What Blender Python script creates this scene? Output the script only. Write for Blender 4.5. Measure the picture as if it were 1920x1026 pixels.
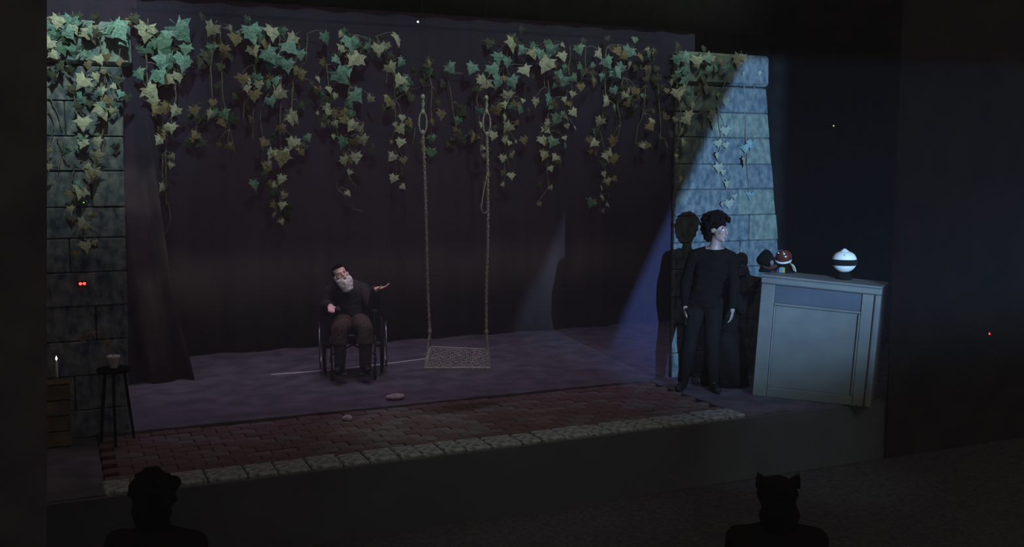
import bpy, bmesh, math, random
import numpy as np
from mathutils import Vector, Matrix, Euler, noise

random.seed(7)
np.random.seed(7)
PI = math.pi
for o in list(bpy.data.objects):
    bpy.data.objects.remove(o)
SC = bpy.context.scene
COL = SC.collection

# ------------------------------------------------------------------ camera, world, lights, exposure
FPX, W, H = 1900.0, 1920.0, 1026.0
CAM = Vector((0, 0, 2.28))
YAW, PITCH = math.radians(24.2), math.radians(6.0)
cam_data = bpy.data.cameras.new('camera')
cam_data.sensor_width = 36
cam_data.lens = 36 * FPX / W
cam_data.clip_end = 200
cam = bpy.data.objects.new('camera', cam_data)
COL.objects.link(cam)
cam.location = CAM
cam.rotation_euler = (PI / 2 - PITCH, 0, -YAW)
SC.camera = cam
CM = cam.rotation_euler.to_matrix()


def ray(px, py):
    return (CM @ Vector(((px - W / 2) / FPX, (H / 2 - py) / FPX, -1))).normalized()


def at(px, py, Y):
    """point of the upright plane at stage depth Y that the pixel looks at"""
    r = ray(px, py)
    return CAM + r * ((Y - CAM.y) / r.y)


def ground(px, py, z=0.0):
    r = ray(px, py)
    return CAM + r * ((z - CAM.z) / r.z)


SC.view_settings.view_transform = 'Standard'
SC.view_settings.look = 'None'
SC.view_settings.gamma = 1
SC.view_settings.use_curve_mapping = False
SC.view_settings.exposure = 0.0

world = bpy.data.worlds.new('dark_hall')
SC.world = world
world.use_nodes = True
bg = world.node_tree.nodes['Background']
bg.inputs[0].default_value = (1.0, 0.90, 0.90, 1)
bg.inputs[1].default_value = 0.19


def spot(name, loc, target, color, power, angle, blend=0.5, radius=0.05):
    l = bpy.data.lights.new(name, 'SPOT')
    l.color = color
    l.energy = power
    l.spot_size = math.radians(angle)
    l.spot_blend = blend
    l.shadow_soft_size = radius
    o = bpy.data.objects.new(name, l)
    COL.objects.link(o)
    o.location = loc
    o.rotation_euler = (Vector(target) - Vector(loc)).to_track_quat('-Z', 'Y').to_euler()
    return o


def area(name, loc, target, color, power, sx, sy, spread=180):
    l = bpy.data.lights.new(name, 'AREA')
    l.shape = 'RECTANGLE'
    l.size, l.size_y = sx, sy
    l.color = color
    l.energy = power
    l.spread = math.radians(spread)
    o = bpy.data.objects.new(name, l)
    COL.objects.link(o)
    o.location = loc
    o.rotation_euler = (Vector(target) - Vector(loc)).to_track_quat('-Z', 'Y').to_euler()
    return o


PY = 9.15                                                            # stage depth of the ivy wall
# follow spot in the house, right of the camera, framed on its left by a shutter blade (built further down)
LAMP = Vector((4.7, 0.0, 2.4))
spot('follow_spot', LAMP, at(1470, 420, 8.6), (0.28, 0.52, 1.0), 8200, 31, 0.6, 0.004)
# cool wash on the ivy, lanterns on a bridge in front of the wall
for i, (x, p, zt, an) in enumerate(((0.25, 620, 3.45, 40), (2.1, 230, 3.3, 46), (4.0, 230, 3.3, 46), (5.6, 250, 3.5, 38), (6.5, 190, 3.75, 26))):
    spot('ivy_wash', (x, 6.6, 5.6), (x, PY, zt), (0.70, 1.0, 0.86), p, an, 1.0, 0.1)
# violet area light added to tint the rear of the stage
area('violet_fill', (3.2, 10.6, 6.5), (3.2, 11.0, 0), (0.72, 0.52, 0.95), 46, 6, 0.8, 72)
# pale pool on the paving, pink light on the seated man
spot('paving_spot', at(760, 790, 8.35) + Vector((0.2, -1.6, 6)), ground(770, 800), (0.62, 1.0, 0.92), 230, 15, 1.0, 0.05)
spot('kerb_spot', (3.5, 5.2, 5.0), (3.4, 7.65, 0), (0.80, 1.0, 0.92), 105, 36, 1.0, 0.05)
spot('apron_fill', (6.6, 3.0, 3.2), (6.3, 7.4, -0.3), (0.62, 0.95, 1.0), 150, 26, 1.0, 0.05)  # extra lamp added to brighten the right of the stage face
spot('floor_fill', (6.0, 8.0, 5.9), (5.95, 8.3, 0), (0.28, 0.52, 1.0), 230, 27, 1.0, 0.05)  # dim blue lamp added over the floor around the standing man
FACE = at(646, 525, 10.75)
spot('face_spot', (3.5, 9.55, 4.6), FACE + Vector((0.1, 0, 0.0)), (1.0, 0.66, 0.68), 150, 13, 0.8, 0.05)

# ------------------------------------------------------------------ materials
MATS = {}


def mat(name, col, rough=0.8, spec=0.3, noise_scale=None, amount=0.25, bump=0.0, metallic=0.0, col2=None,
        coat=0.0, emit=None, power=0.0, detail=6, stretch=(1, 1, 1), sheen=0.0):
    m = bpy.data.materials.new(name)
    m.use_nodes = True
    nt = m.node_tree
    b = nt.nodes['Principled BSDF']
    b.inputs['Roughness'].default_value = rough
    b.inputs['Metallic'].default_value = metallic
    b.inputs['Specular IOR Level'].default_value = spec
    b.inputs['Coat Weight'].default_value = coat
    b.inputs['Base Color'].default_value = (*col, 1)
    if emit:
        b.inputs['Emission Color'].default_value = (*emit, 1)
        b.inputs['Emission Strength'].default_value = power
    if noise_scale:
        tc = nt.nodes.new('ShaderNodeTexCoord')
        mp = nt.nodes.new('ShaderNodeMapping')
        mp.inputs['Scale'].default_value = stretch
        n = nt.nodes.new('ShaderNodeTexNoise')
        n.inputs['Scale'].default_value = noise_scale
        n.inputs['Detail'].default_value = detail
        r = nt.nodes.new('ShaderNodeValToRGB')
        c2 = col2 or tuple(c * (1 - amount * 2) for c in col)
        r.color_ramp.elements[0].position = 0.35
        r.color_ramp.elements[1].position = 0.65
        r.color_ramp.elements[0].color = (*c2, 1)
        r.color_ramp.elements[1].color = (*col, 1)
        nt.links.new(tc.outputs['Object'], mp.inputs[0])
        nt.links.new(mp.outputs[0], n.inputs['Vector'])
        nt.links.new(n.outputs['Fac'], r.inputs[0])
        nt.links.new(r.outputs[0], b.inputs['Base Color'])
        if bump:
            bp = nt.nodes.new('ShaderNodeBump')
            bp.inputs['Strength'].default_value = bump
            bp.inputs['Distance'].default_value = 0.02
            nt.links.new(n.outputs['Fac'], bp.inputs['Height'])
            nt.links.new(bp.outputs[0], b.inputs['Normal'])
    MATS[name] = m
    return m


mat('velvet', (0.011, 0.010, 0.009), 1.0, 0.0, 5, 0.2)
mat('masking', (0.024, 0.022, 0.020), 0.95, 0.02, 3, 0.2)
mat('black_flat', (0.060, 0.055, 0.055), 0.95, 0.05, 3, 0.2)
mat('backdrop_cloth', (0.047, 0.029, 0.027), 0.95, 0.05, 2.0, 0.15, stretch=(3, 3, 0.4))
mat('leg_cloth', (0.060, 0.037, 0.037), 0.95, 0.05, 3, 0.15)
mat('stage_black', (0.075, 0.066, 0.076), 0.75, 0.2, 4, 0.25, 0.15)
mat('apron_black', (0.055, 0.055, 0.055), 0.7, 0.2, 2, 0.1)
mat('carpet', (0.055, 0.049, 0.049), 1, 0, 30, 0.2)
mat('stone', (0.120, 0.140, 0.118), 0.95, 0.1, 15, 0.3, 1.0, col2=(0.045, 0.062, 0.070), detail=12, stretch=(1.1, 1.1, .7))
mat('stone_cap', (0.21, 0.245, 0.23), 0.95, 0.1, 9, 0.3, 1.0, col2=(0.07, 0.10, 0.12), detail=12, stretch=(1.3, 1.3, .7))
mat('stone_dark', (0.17, 0.17, 0.17), 0.95, 0.1, 13, 0.3, 1.0, col2=(0.035, 0.05, 0.075), detail=12, stretch=(1.1, 1.1, .7))
mat('stone_mossy', (0.150, 0.175, 0.118), 0.95, 0.1, 15, 0.3, 1.0, col2=(0.07, 0.088, 0.075), detail=12, stretch=(1.1, 1.1, .7))
mat('mortar', (0.055, 0.06, 0.06), 1, 0, 20)
mat('kerb_stone', (0.24, 0.25, 0.22), 0.9, 0.15, 22, 0.3, 0.8, col2=(0.08, 0.085, 0.08), detail=10)
mat('brick_red', (0.090, 0.055, 0.050), 0.9, 0.15, 12, 0.3, 0.6, col2=(0.06, 0.035, 0.03))
mat('brick_grey', (0.115, 0.09, 0.08), 0.9, 0.15, 12, 0.3, 0.6, col2=(0.06, 0.05, 0.045))
mat('leaf_pale', (0.40, 0.385, 0.31), 0.7, 0.2, 12, 0.2, 0.3, col2=(0.24, 0.21, 0.14))
mat('leaf_teal', (0.19, 0.31, 0.275), 0.6, 0.3, 12, 0.2, 0.4, col2=(0.07, 0.13, 0.12))
mat('leaf_dimmed', (0.23, 0.235, 0.155), 0.7, 0.2, 12, 0.2, 0.3, col2=(0.13, 0.145, 0.10))  # pale leaf darkened in its colour to hold down the blue beam
mat('leaf_green', (0.10, 0.18, 0.14), 0.5, 0.4, 9, 0.2, 0.3)
mat('leaf_brown', (0.21, 0.15, 0.09), 0.7, 0.2, 9, 0.25, 0.3)
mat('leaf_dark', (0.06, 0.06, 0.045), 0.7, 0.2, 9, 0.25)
mat('stem', (0.17, 0.15, 0.11), 0.9, 0.1, 30, 0.2)
mat('rope', (0.47, 0.43, 0.40), 0.95, 0.1, 60, 0.25)
mat('seat_net', (0.34, 0.31, 0.31), 0.95, 0.1, 40, 0.25)
mat('paint_grey', (0.104, 0.105, 0.083), 0.6, 0.2, 5, 0.08, 0.1, col2=(0.085, 0.086, 0.072))
mat('paint_blue', (0.045, 0.052, 0.055), 0.6, 0.3, 5, 0.08)
mat('skin', (0.22, 0.14, 0.10), 0.55, 0.4, 25, 0.05)
mat('skin_old', (0.60, 0.36, 0.31), 0.55, 0.4, 25, 0.06)
mat('black_cloth', (0.006, 0.005, 0.004), 1.0, 0.0, 20, 0.1)
mat('black_jersey', (0.008, 0.007, 0.006), 1.0, 0.0, 20, 0.1)
mat('dark_wool', (0.034, 0.030, 0.032), 0.95, 0.05, 25, 0.2)
mat('tweed', (0.07, 0.05, 0.04), 0.95, 0.05, 40, 0.3)
mat('hair_dark', (0.006, 0.005, 0.004), 0.9, 0.02, 60, 0.3)
mat('white_beard', (0.62, 0.58, 0.58), 0.9, 0.1, 60, 0.12, 0.6, stretch=(1, 1, 0.3))
mat('eye_white', (0.5, 0.48, 0.46), 0.3, 0.5)
mat('iris', (0.03, 0.02, 0.02), 0.3, 0.5)
mat('lip', (0.35, 0.13, 0.12), 0.6, 0.3)
mat('shoe', (0.006, 0.006, 0.006), 0.6, 0.2)
mat('chrome', (0.25, 0.24, 0.24), 0.35, 0.5, metallic=1.0)
mat('black_metal', (0.02, 0.02, 0.02), 0.5, 0.3)
mat('tyre', (0.012, 0.012, 0.012), 0.9, 0.1)
mat('vinyl', (0.018, 0.018, 0.02), 0.6, 0.2)
mat('red_gloss', (0.055, 0.010, 0.006), 0.18, 0.5, coat=0.5)
mat('white_gloss', (0.42, 0.41, 0.36), 0.4, 0.5)
mat('white_shell', (0.55, 0.55, 0.46), 0.6, 0.4, 14, 0.04)
mat('blue_cloth', (0.10, 0.16, 0.22), 0.9, 0.1)
mat('yellow_cloth', (0.20, 0.17, 0.03), 0.9, 0.1)
mat('brown_cloth', (0.05, 0.02, 0.012), 0.9, 0.1)
mat('grey_cloth', (0.09, 0.085, 0.085), 0.9, 0.1)
mat('tape', (0.42, 0.38, 0.44), 0.8, 0.2)
mat('plaster', (0.34, 0.29, 0.28), 0.9, 0.1, 20, 0.2)
mat('pot_glaze', (0.42, 0.38, 0.36), 0.4, 0.4)
mat('wax', (0.6, 0.57, 0.5), 0.5, 0.4)
mat('old_wood', (0.13, 0.095, 0.045), 0.8, 0.2, 6, 0.3, stretch=(1, 8, 1))
mat('red_led', (0.1, 0, 0), 0.3, emit=(1.0, 0.03, 0.02), power=7)
mat('green_led', (0, 0.1, 0), 0.3, emit=(0.10, 1.0, 0.15), power=1.2)
mat('amber_led', (0.1, 0.1, 0), 0.3, emit=(1.0, 0.85, 0.35), power=1.3)
mat('white_led', (0.2, 0.2, 0.2), 0.3, emit=(1.0, 0.9, 0.75), power=2.5)


# ------------------------------------------------------------------ helpers
def link(name, me, m=None, parent=None, loc=None):
    o = bpy.data.objects.new(name, me)
    COL.objects.link(o)
    if m and me is not None:
        me.materials.append(MATS[m])
    if parent:
        o.parent = parent
    if loc is not None:
        o.location = loc
    return o


def obj(name, bm, m, parent=None, smooth=False, loc=None):
    me = bpy.data.meshes.new(name)
    bmesh.ops.recalc_face_normals(bm, faces=bm.faces)
    bm.to_mesh(me)
    bm.free()
    if smooth:
        me.polygons.foreach_set('use_smooth', [True] * len(me.polygons))
    return link(name, me, m, parent, loc)


def tag(o, label, cat=None, group=None, kind=None):
    if label:
        o['label'] = label
    if cat:
        o['category'] = cat
    if group:
        o['group'] = group
    if kind:
        o['kind'] = kind
    return o


def thing(name, label, cat, loc=(0, 0, 0), rz=0, group=None):
    o = bpy.data.objects.new(name, None)
    COL.objects.link(o)
    o.empty_display_size = 0.1
    o.location = loc
    o.rotation_euler = (0, 0, rz)
    return tag(o, label, cat, group)


def BM():
    return bmesh.new()


def box(bm, x0, x1, y0, y1, z0, z1, bev=0.0, jit=0.0):
    vs = [bm.verts.new((x, y, z)) for x in (x0, x1) for y in (y0, y1) for z in (z0, z1)]
    idx = ((0, 1, 3, 2), (4, 6, 7, 5), (0, 4, 5, 1), (2, 3, 7, 6), (0, 2, 6, 4), (1, 5, 7, 3))
    fs = [bm.faces.new([vs[i] for i in f]) for f in idx]
    if jit:
        for v in vs:
            v.co += Vector([random.uniform(-jit, jit) for _ in range(3)])
    if bev:
        es = list({e for f in fs for e in f.edges})
        bmesh.ops.bevel(bm, geom=es, offset=bev, segments=1, affect='EDGES', clamp_overlap=True)
    return bm


def frame_of(d, hint=Vector((0, 0, 1))):
    d = d.normalized()
    a = hint.cross(d)
    if a.length < 1e-3:
        a = Vector((1, 0, 0)).cross(d)
    a.normalize()
    return a, d.cross(a).normalized(), d


def tube(bm, pts, r, seg=6, caps=True):
    pts = [Vector(p) for p in pts]
    rr = r if isinstance(r, (list, tuple)) else [r] * len(pts)
    rings = []
    hint = Vector((0.13, 0.31, 0.94))
    for i, p in enumerate(pts):
        d = (pts[min(i + 1, len(pts) - 1)] - pts[max(i - 1, 0)])
        a, b, _ = frame_of(d, hint)
        rings.append([bm.verts.new(p + (a * math.cos(2 * PI * k / seg) + b * math.sin(2 * PI * k / seg)) * rr[i])
                      for k in range(seg)])
    for q in range(len(rings) - 1):
        for k in range(seg):
            bm.faces.new((rings[q][k], rings[q][(k + 1) % seg], rings[q + 1][(k + 1) % seg], rings[q + 1][k]))
    if caps:
        bm.faces.new(rings[0][::-1])
        bm.faces.new(rings[-1])
    return bm


def lathe(bm, prof, seg=16, M=Matrix.Identity(4), sx=1, sy=1):
    """closed solid of revolution about z; prof = [(r, z)...] bottom to top"""
    rings = []
    for r, z in prof:
        if r < 1e-5:
            rings.append([bm.verts.new(M @ Vector((0, 0, z)))])
        else:
            rings.append([bm.verts.new(M @ Vector((sx * r * math.cos(2 * PI * k / seg), sy * r * math.sin(2 * PI * k / seg), z)))
                          for k in range(seg)])
    for a, b in zip(rings[:-1], rings[1:]):
        for k in range(seg):
            k2 = (k + 1) % seg
            if len(a) == 1 and len(b) == 1:
                continue
            if len(a) == 1:
                bm.faces.new((a[0], b[k2], b[k]))
            elif len(b) == 1:
                bm.faces.new((a[k], a[k2], b[0]))
            else:
                bm.faces.new((a[k], a[k2], b[k2], b[k]))
    if len(rings[0]) > 1:
        bm.faces.new(rings[0][::-1])
    if len(rings[-1]) > 1:
        bm.faces.new(rings[-1])
    return bm


def ball(bm, c, r, seg=12, R=None):
    """ellipsoid: centre, radii (3), optional 3x3 rotation"""
    rx, ry, rz = r if isinstance(r, (tuple, list)) else (r, r, r)
    M = Matrix.Translation(Vector(c)) @ ((R.to_4x4() if R else Matrix.Identity(4))) @ Matrix.Diagonal((rx, ry, rz, 1))
    n = max(4, seg // 2)
    return lathe(bm, [(math.sin(PI * i / n), -math.cos(PI * i / n)) for i in range(n + 1)], seg, M)


def torus(bm, c, ax, R, r, seg=32, sub=8, a0=0, a1=2 * PI, sx=1, sy=1):
    a, b, d = frame_of(Vector(ax), Vector((0.01, 0.02, 1)))
    c = Vector(c)
    closed = abs(a1 - a0 - 2 * PI) < 1e-4
    n = seg if closed else seg + 1
    rings = []
    for i in range(n):
        t = a0 + (a1 - a0) * i / seg
        rad = a * math.cos(t) * sx + b * math.sin(t) * sy
        u = rad.normalized()
        rings.append([bm.verts.new(c + rad * R + (u * math.cos(2 * PI * k / sub) + d * math.sin(2 * PI * k / sub)) * r)
                      for k in range(sub)])
    for i in range(n if closed else n - 1):
        A, B = rings[i], rings[(i + 1) % n]
        for k in range(sub):
            bm.faces.new((A[k], A[(k + 1) % sub], B[(k + 1) % sub], B[k]))
    if not closed:
        bm.faces.new(rings[0][::-1])
        bm.faces.new(rings[-1])
    return bm


def struct(name, bm, m, parent=None):
    o = obj(name, bm, m, parent)
    if not parent:
        o['kind'] = 'structure'
    return o


def spline(pts, n):
    pts = [Vector(p) for p in pts]
    out = []
    for i in range(len(pts) - 1):
        p0, p1, p2, p3 = pts[max(i - 1, 0)], pts[i], pts[i + 1], pts[min(i + 2, len(pts) - 1)]
        for k in range(n):
            t = k / n
            out.append(0.5 * ((2 * p1) + (p2 - p0) * t + (2 * p0 - 5 * p1 + 4 * p2 - p3) * t * t + (3 * p1 - p0 - 3 * p2 + p3) * t ** 3))
    out.append(pts[-1])
    return out


# ------------------------------------------------------------------ the setting
FZ = -0.58                                                          # auditorium floor
struct('floor', box(BM(), -7, 14, -3, 7.50, FZ - 0.1, FZ), 'carpet')
EDGE = 7.45                                                         # front edge of the stage
struct('trim_1', box(BM(), -6, 14, EDGE - 0.04, EDGE, FZ, -0.012), 'apron_black')          # face of the stage
struct('stage_floor', box(BM(), -6, 14, EDGE, 14.0, FZ, -0.05), 'stage_black')
BX0, BX1, BY1 = 0.24, 5.70, 9.08
bm = box(BM(), -6, 14, BY1 + 0.06, 14.0, -0.05, 0.0)
box(bm, -6, BX0 - 0.01, EDGE, BY1 + 0.06, -0.05, 0.0)
box(bm, BX1 + 0.01, 14, EDGE, BY1 + 0.06, -0.05, 0.0)
struct('stage_floor', bm, 'stage_black')
struct('trim_2', box(BM(), BX0, BX1, BY1, BY1 + 0.06, -0.05, 0.03, 0.006), 'stage_black')   # sill behind the paving

# brick paving and kerb stones let into the stage
paving = thing('brick_paving', None, None, (0, 0, -0.05))
paving['kind'] = 'structure'
brick_me = []
for v in range(6):
    b = box(BM(), -0.102, 0.102, -0.054, 0.054, 0, 0.048 + 0.002 * v, 0.006, 0.0025)
    me = bpy.data.meshes.new('brick')
    bmesh.ops.recalc_face_normals(b, faces=b.faces)
    b.to_mesh(me)
    b.free()
    me.materials.append(MATS['brick_red' if v % 3 else 'brick_grey'])
    brick_me.append(me)
rows = 11
y_a = EDGE + 0.30
bh = (BY1 - y_a) / rows
ncol = 26
bw = (BX1 - BX0) / ncol
for r in range(rows):
    for c in range(ncol):
        off = (0.5 * bw if r % 2 else 0)
        x = BX0 + (c + 0.5) * bw + off
        if x > BX1 - 0.08:
            continue
        o = link('brick', random.choice(brick_me), None, paving, (x, y_a + (r + 0.5) * bh, 0))
        o.rotation_euler = (random.uniform(-.01, .01), random.uniform(-.008, .008), random.uniform(-.012, .012))
        o.scale = (1, bh / 0.116, 1)
kerb = thing('kerb', None, None, (0, 0, -0.05))
kerb['kind'] = 'structure'
x = BX0 - 0.02
while x < BX1 - 0.02:
    w = random.uniform(0.17, 0.29)
    if x + w > BX1 - 0.12:
        w = BX1 + 0.02 - x
    b = box(BM(), 0.006, w - 0.006, EDGE + 0.004, EDGE + 0.288, 0, 0.062 + random.uniform(-.004, .006), 0.012, 0.004)
    link_o = obj('kerb_stone', b, 'kerb_stone', kerb, loc=(x, 0, 0))
    x += w

# masking and cloths
xl = at(88, 400, 8.9).x
xw1, xw0 = at(88, 20, 5.6), at(88, 880, 5.6)
b = BM()
kx = (xw1.x - xw0.x) / (xw1.z - xw0.z)
vs = [b.verts.new(v) for y in (5.55, 5.6) for v in ((-6.5, y, FZ), (xw0.x + kx * (FZ - xw0.z), y, FZ), (xw1.x + kx * (7.5 - xw1.z), y, 7.5), (-6.5, y, 7.5))]
for f in ((0, 1, 2, 3), (7, 6, 5, 4), (0, 4, 5, 1), (1, 5, 6, 2), (2, 6, 7, 3), (3, 7, 4, 0)):
    b.faces.new([vs[i] for i in f])
struct('wall_left', b, 'black_flat')
struct('wall_back', box(BM(), -6, 14, 13.6, 13.75, -0.05, 8), 'black_flat')


def curtain(name, label, m, x0, x1, y, z0, z1, folds, amp, cat='curtain', seed=0, kick=0.0):
    rnd = random.Random(seed)
    n = max(8, int(folds * 8))
    ph = rnd.uniform(0, 6)
    bm = bmesh.new()
    zs = [z0, z0 + (z1 - z0) * .15, z0 + (z1 - z0) * .5, z1]
    front, back = [], []
    for zi, z in enumerate(zs):
        rf, rb = [], []
        for i in range(n + 1):
            t = i / n
            a = amp * (1.15 - 0.4 * zi / 3) * (math.sin(t * folds * 2 * PI + ph) + 0.4 * math.sin(t * folds * 4.4 * PI + 1.3 * ph))
            xx = x0 + (x1 - x0) * t + (kick * (1 - z / z1) ** 3 if z < z1 else 0) * t
            rf.append(bm.verts.new((xx, y + a, z)))
            rb.append(bm.verts.new((xx, y + a + 0.012, z)))
        front.append(rf)
        back.append(rb)
    for q in range(len(zs) - 1):
        for i in range(n):
            bm.faces.new((front[q][i], front[q][i + 1], front[q + 1][i + 1], front[q + 1][i]))
            bm.faces.new((back[q][i + 1], back[q][i], back[q + 1][i], back[q + 1][i + 1]))
    for i in range(n):
        bm.faces.new((front[0][i + 1], front[0][i], back[0][i], back[0][i + 1]))
        bm.faces.new((front[-1][i], front[-1][i + 1], back[-1][i + 1], back[-1][i]))
    for q in range(len(zs) - 1):
        bm.faces.new((front[q][0], front[q + 1][0], back[q + 1][0], back[q][0]))
        bm.faces.new((front[q + 1][n], front[q][n], back[q][n], back[q + 1][n]))
    o = obj(name, bm, m, None, True)
    return tag(o, label, cat)


BD = 12.65
curtain('backdrop_curtain', 'wide dark violet cloth closing the rear of the stage behind the swing', 'backdrop_cloth',
        -1.5, 11.5, BD, 0.005, 6.6, 16, 0.05, seed=3)
p = at(330, 500, 11.2)
curtain('leg_curtain', 'black drape hanging just right of the left stone pier, its hem sweeping out', 'leg_cloth',
        -1.2, p.x - 0.35, 11.2, 0.005, 6.6, 6, 0.06, seed=5, kick=0.5)
p = at(1318, 60, 11.9)
curtain('leg_curtain', 'black drape at the rear behind the right stone pier', 'velvet', p.x, 12.5, 11.9, 0.005, 7, 7, 0.06, seed=6)
curtain('leg_curtain', 'black drape right of the right stone pier, filling the dark side behind the booth', 'velvet',
        7.2, 13.5, 9.75, 0.005, 7, 10, 0.06, seed=8)
pb = at(1310, 57, PY)
curtain('border_curtain', 'black horizontal border hanging above the ivy between the stone piers', 'velvet',
        -0.6, 7.6, PY + 0.035, pb.z, pb.z + 2.8, 20, 0.012, seed=9)
xr_ = at(1668, 600, 7.4).x
struct('wall_right', box(BM(), xr_, 14, 7.38, 7.40, FZ, 7.5), 'masking')

# thin haze added over stage and hall to lift the blacks
m = bpy.data.materials.new('fill_haze')
m.use_nodes = True
nt = m.node_tree
nt.nodes.clear()
vo = nt.nodes.new('ShaderNodeVolumeScatter')
vo.inputs['Color'].default_value = (1, 1, 1, 1)
vo.inputs['Density'].default_value = 0.003
vo.inputs['Anisotropy'].default_value = 0.0
mo = nt.nodes.new('ShaderNodeOutputMaterial')
nt.links.new(vo.outputs[0], mo.inputs['Volume'])
MATS['fill_haze'] = m
hz = obj('fill_haze', box(BM(), -8, 15, -4, 15, FZ - 0.3, 9), 'fill_haze')
tag(hz, 'thin haze hanging in the dark hall', 'fill_haze', kind='stuff')


# ------------------------------------------------------------------ stone piers
def pier(name, label, courses, cap, base_z, Y, side):
    """courses: list of z joints top to bottom; widths by function"""
    root = thing(name, label, 'pillar', (cap[0] * .5 + cap[1] * .5, Y, 0))
    ox = root.location.x
    xa, xb_top, xb_bot, top, capz = cap[2], cap[3], cap[4], cap[5], cap[6]

    def xr(z):
        return xb_bot + (xb_top - xb_bot) * (z / capz)
    bm = bmesh.new()
    vs = []
    for (yy) in (0.03, 0.065):
        for z, xx in ((0, xa + .01), (0, xr(0) - .01), (capz, xr(capz) - .01), (capz, xa + .01)):
            vs.append(bm.verts.new((xx - ox, yy, z)))
    for f in ((0, 1, 2, 3), (7, 6, 5, 4), (0, 4, 5, 1), (1, 5, 6, 2), (2, 6, 7, 3), (3, 7, 4, 0)):
        bm.faces.new([vs[i] for i in f])
    obj('core', bm, 'mortar', root)
    # capital stone, cut with weathered rounded corner
    b = box(BM(), cap[0] - ox, cap[1] - ox, -0.035, 0.07, capz + 0.005, top, 0.03, 0.006)
    for v in b.verts:
        if side == 'left' and v.co.x > cap[1] - ox - 0.05 and v.co.z > top - 0.05:
            v.co.z -= 0.025
            v.co.x -= 0.006
    obj('cap_stone', b, 'stone_cap' if side == 'left' else 'stone', root)
    zs = list(courses)
    for i in range(len(zs) - 1):
        z1, z0 = zs[i], zs[i + 1]
        a, bx = xa, xr((z0 + z1) / 2)
        wd = bx - a
        if wd > 1.0:
            cuts = [a, a + wd * (0.36 if i % 2 else 0.62), bx]
            if i % 3 == 2:
                cuts = [a, a + wd * .28, a + wd * .72, bx]
        else:
            cuts = [a, a + wd * (0.45 if i % 4 == 1 else 0.68), bx] if i % 2 else [a, bx]
        for j in range(len(cuts) - 1):
            pr = random.uniform(0, 0.022)
            bmx = bmesh.new()
            x0, x1 = cuts[j] + 0.003, cuts[j + 1] - 0.003
            last = j == len(cuts) - 2
            pts = [(x0, z0 + .003), ((xr(z0) - .002) if last else x1, z0 + .003), ((xr(z1) - .002) if last else x1, z1 - .003), (x0, z1 - .003)]
            fr = [bmx.verts.new((q[0] - ox + random.uniform(-.003, .003), -pr, q[1])) for q in pts]
            bk = [bmx.verts.new((q[0] - ox, 0.035, q[1])) for q in pts]
            bmx.faces.new(fr)
            bmx.faces.new(bk[::-1])
            for k in range(4):
                bmx.faces.new((fr[k], bk[k], bk[(k + 1) % 4], fr[(k + 1) % 4]))
            bmesh.ops.bevel(bmx, geom=list(bmx.edges), offset=0.008, segments=1, affect='EDGES', clamp_overlap=True)
            mm = 'stone_dark' if side == 'left' else ('stone_mossy' if (last and i in (1, 2, 4, 5)) else 'stone')
            obj('stone_block', bmx, mm, root)
    return root


tl = at(88, 30, PY)
capL = (xl - 0.25, at(246, 80, PY).x, xl - 0.2, at(232, 200, PY).x, at(229, 450, PY).x, tl.z, at(160, 122, PY).z)
zL = [at(150, y, PY).z for y in (123, 190, 256, 321, 389, 447, 511, 575, 640, 705, 770)] + [0.0]
pier('stone_pier', 'ivy-covered stone pier at the left end of the stage, fading into the dark', zL, capL, 0, PY, 'left')
capR = (at(1266, 110, PY).x, at(1441, 110, PY).x, at(1268, 200, PY).x, at(1436, 165, PY).x, 7.58, at(1438, 105, PY).z, at(1400, 163, PY).z)
zR = [at(1350, y, PY).z for y in (163, 211, 258, 308, 355, 404, 453, 502, 552, 602, 655)] + [0.0]
pier('stone_pier', 'blue-lit stone pier behind the standing person', zR, capR, 0, PY, 'right')

# the dark batten that carries ivy and swing

# dark gauze stretched between the piers behind the ivy
m = bpy.data.materials.new('gauze')
m.use_nodes = True
nt = m.node_tree
bs = nt.nodes['Principled BSDF']
nt.nodes.remove(bs)
df = nt.nodes.new('ShaderNodeBsdfDiffuse')
df.inputs[0].default_value = (0.215, 0.185, 0.33, 1)
tr = nt.nodes.new('ShaderNodeBsdfTransparent')
mx = nt.nodes.new('ShaderNodeMixShader')
mx.inputs[0].default_value = 0.105
nt.links.new(tr.outputs[0], mx.inputs[1])
nt.links.new(df.outputs[0], mx.inputs[2])
nt.links.new(mx.outputs[0], nt.nodes['Material Output'].inputs['Surface'])
MATS['gauze'] = m
gz = BM()
gx0, gx1, gz1 = -0.3, at(1312, 60, PY).x, at(1310, 57, PY).z + 0.25
nn = 24
vs = [[gz.verts.new((gx0 + (gx1 - gx0) * i / nn, PY + 0.082 + 0.004 * math.sin(i * 1.9), z)) for i in range(nn + 1)] for z in (0.003, gz1)]
for i in range(nn):
    gz.faces.new((vs[0][i], vs[0][i + 1], vs[1][i + 1], vs[1][i]))
tag(obj('gauze', gz, 'gauze', None, True), 'dark see-through gauze stretched behind the ivy between the two stone piers', 'gauze')
bt = thing('batten', 'black horizontal batten carrying the ivy between the two stone piers', 'batten', (0, PY + 0.24, at(783.5, 41, PY + .24).z - 0.045))
obj('pipe', tube(BM(), [(capL[1] + .02, 0, 0), (capR[0] - 0.02, 0, 0)], 0.016, 8), 'velvet', bt)
for xx in (1.5, 3.3, 5.0):
    obj('hanger', tube(BM(), [(xx, 0, 0.02), (xx, 0, 3.2)], 0.002, 5), 'velvet', bt)

# ------------------------------------------------------------------ ivy
half = [(0.0, 0.0), (0.18, 0.15), (0.40, 0.26), (0.35, 0.03), (0.67, -0.12), (0.40, -0.27), (0.37, -0.45), (0.20, -0.58), (0.0, -0.92)]


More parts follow.
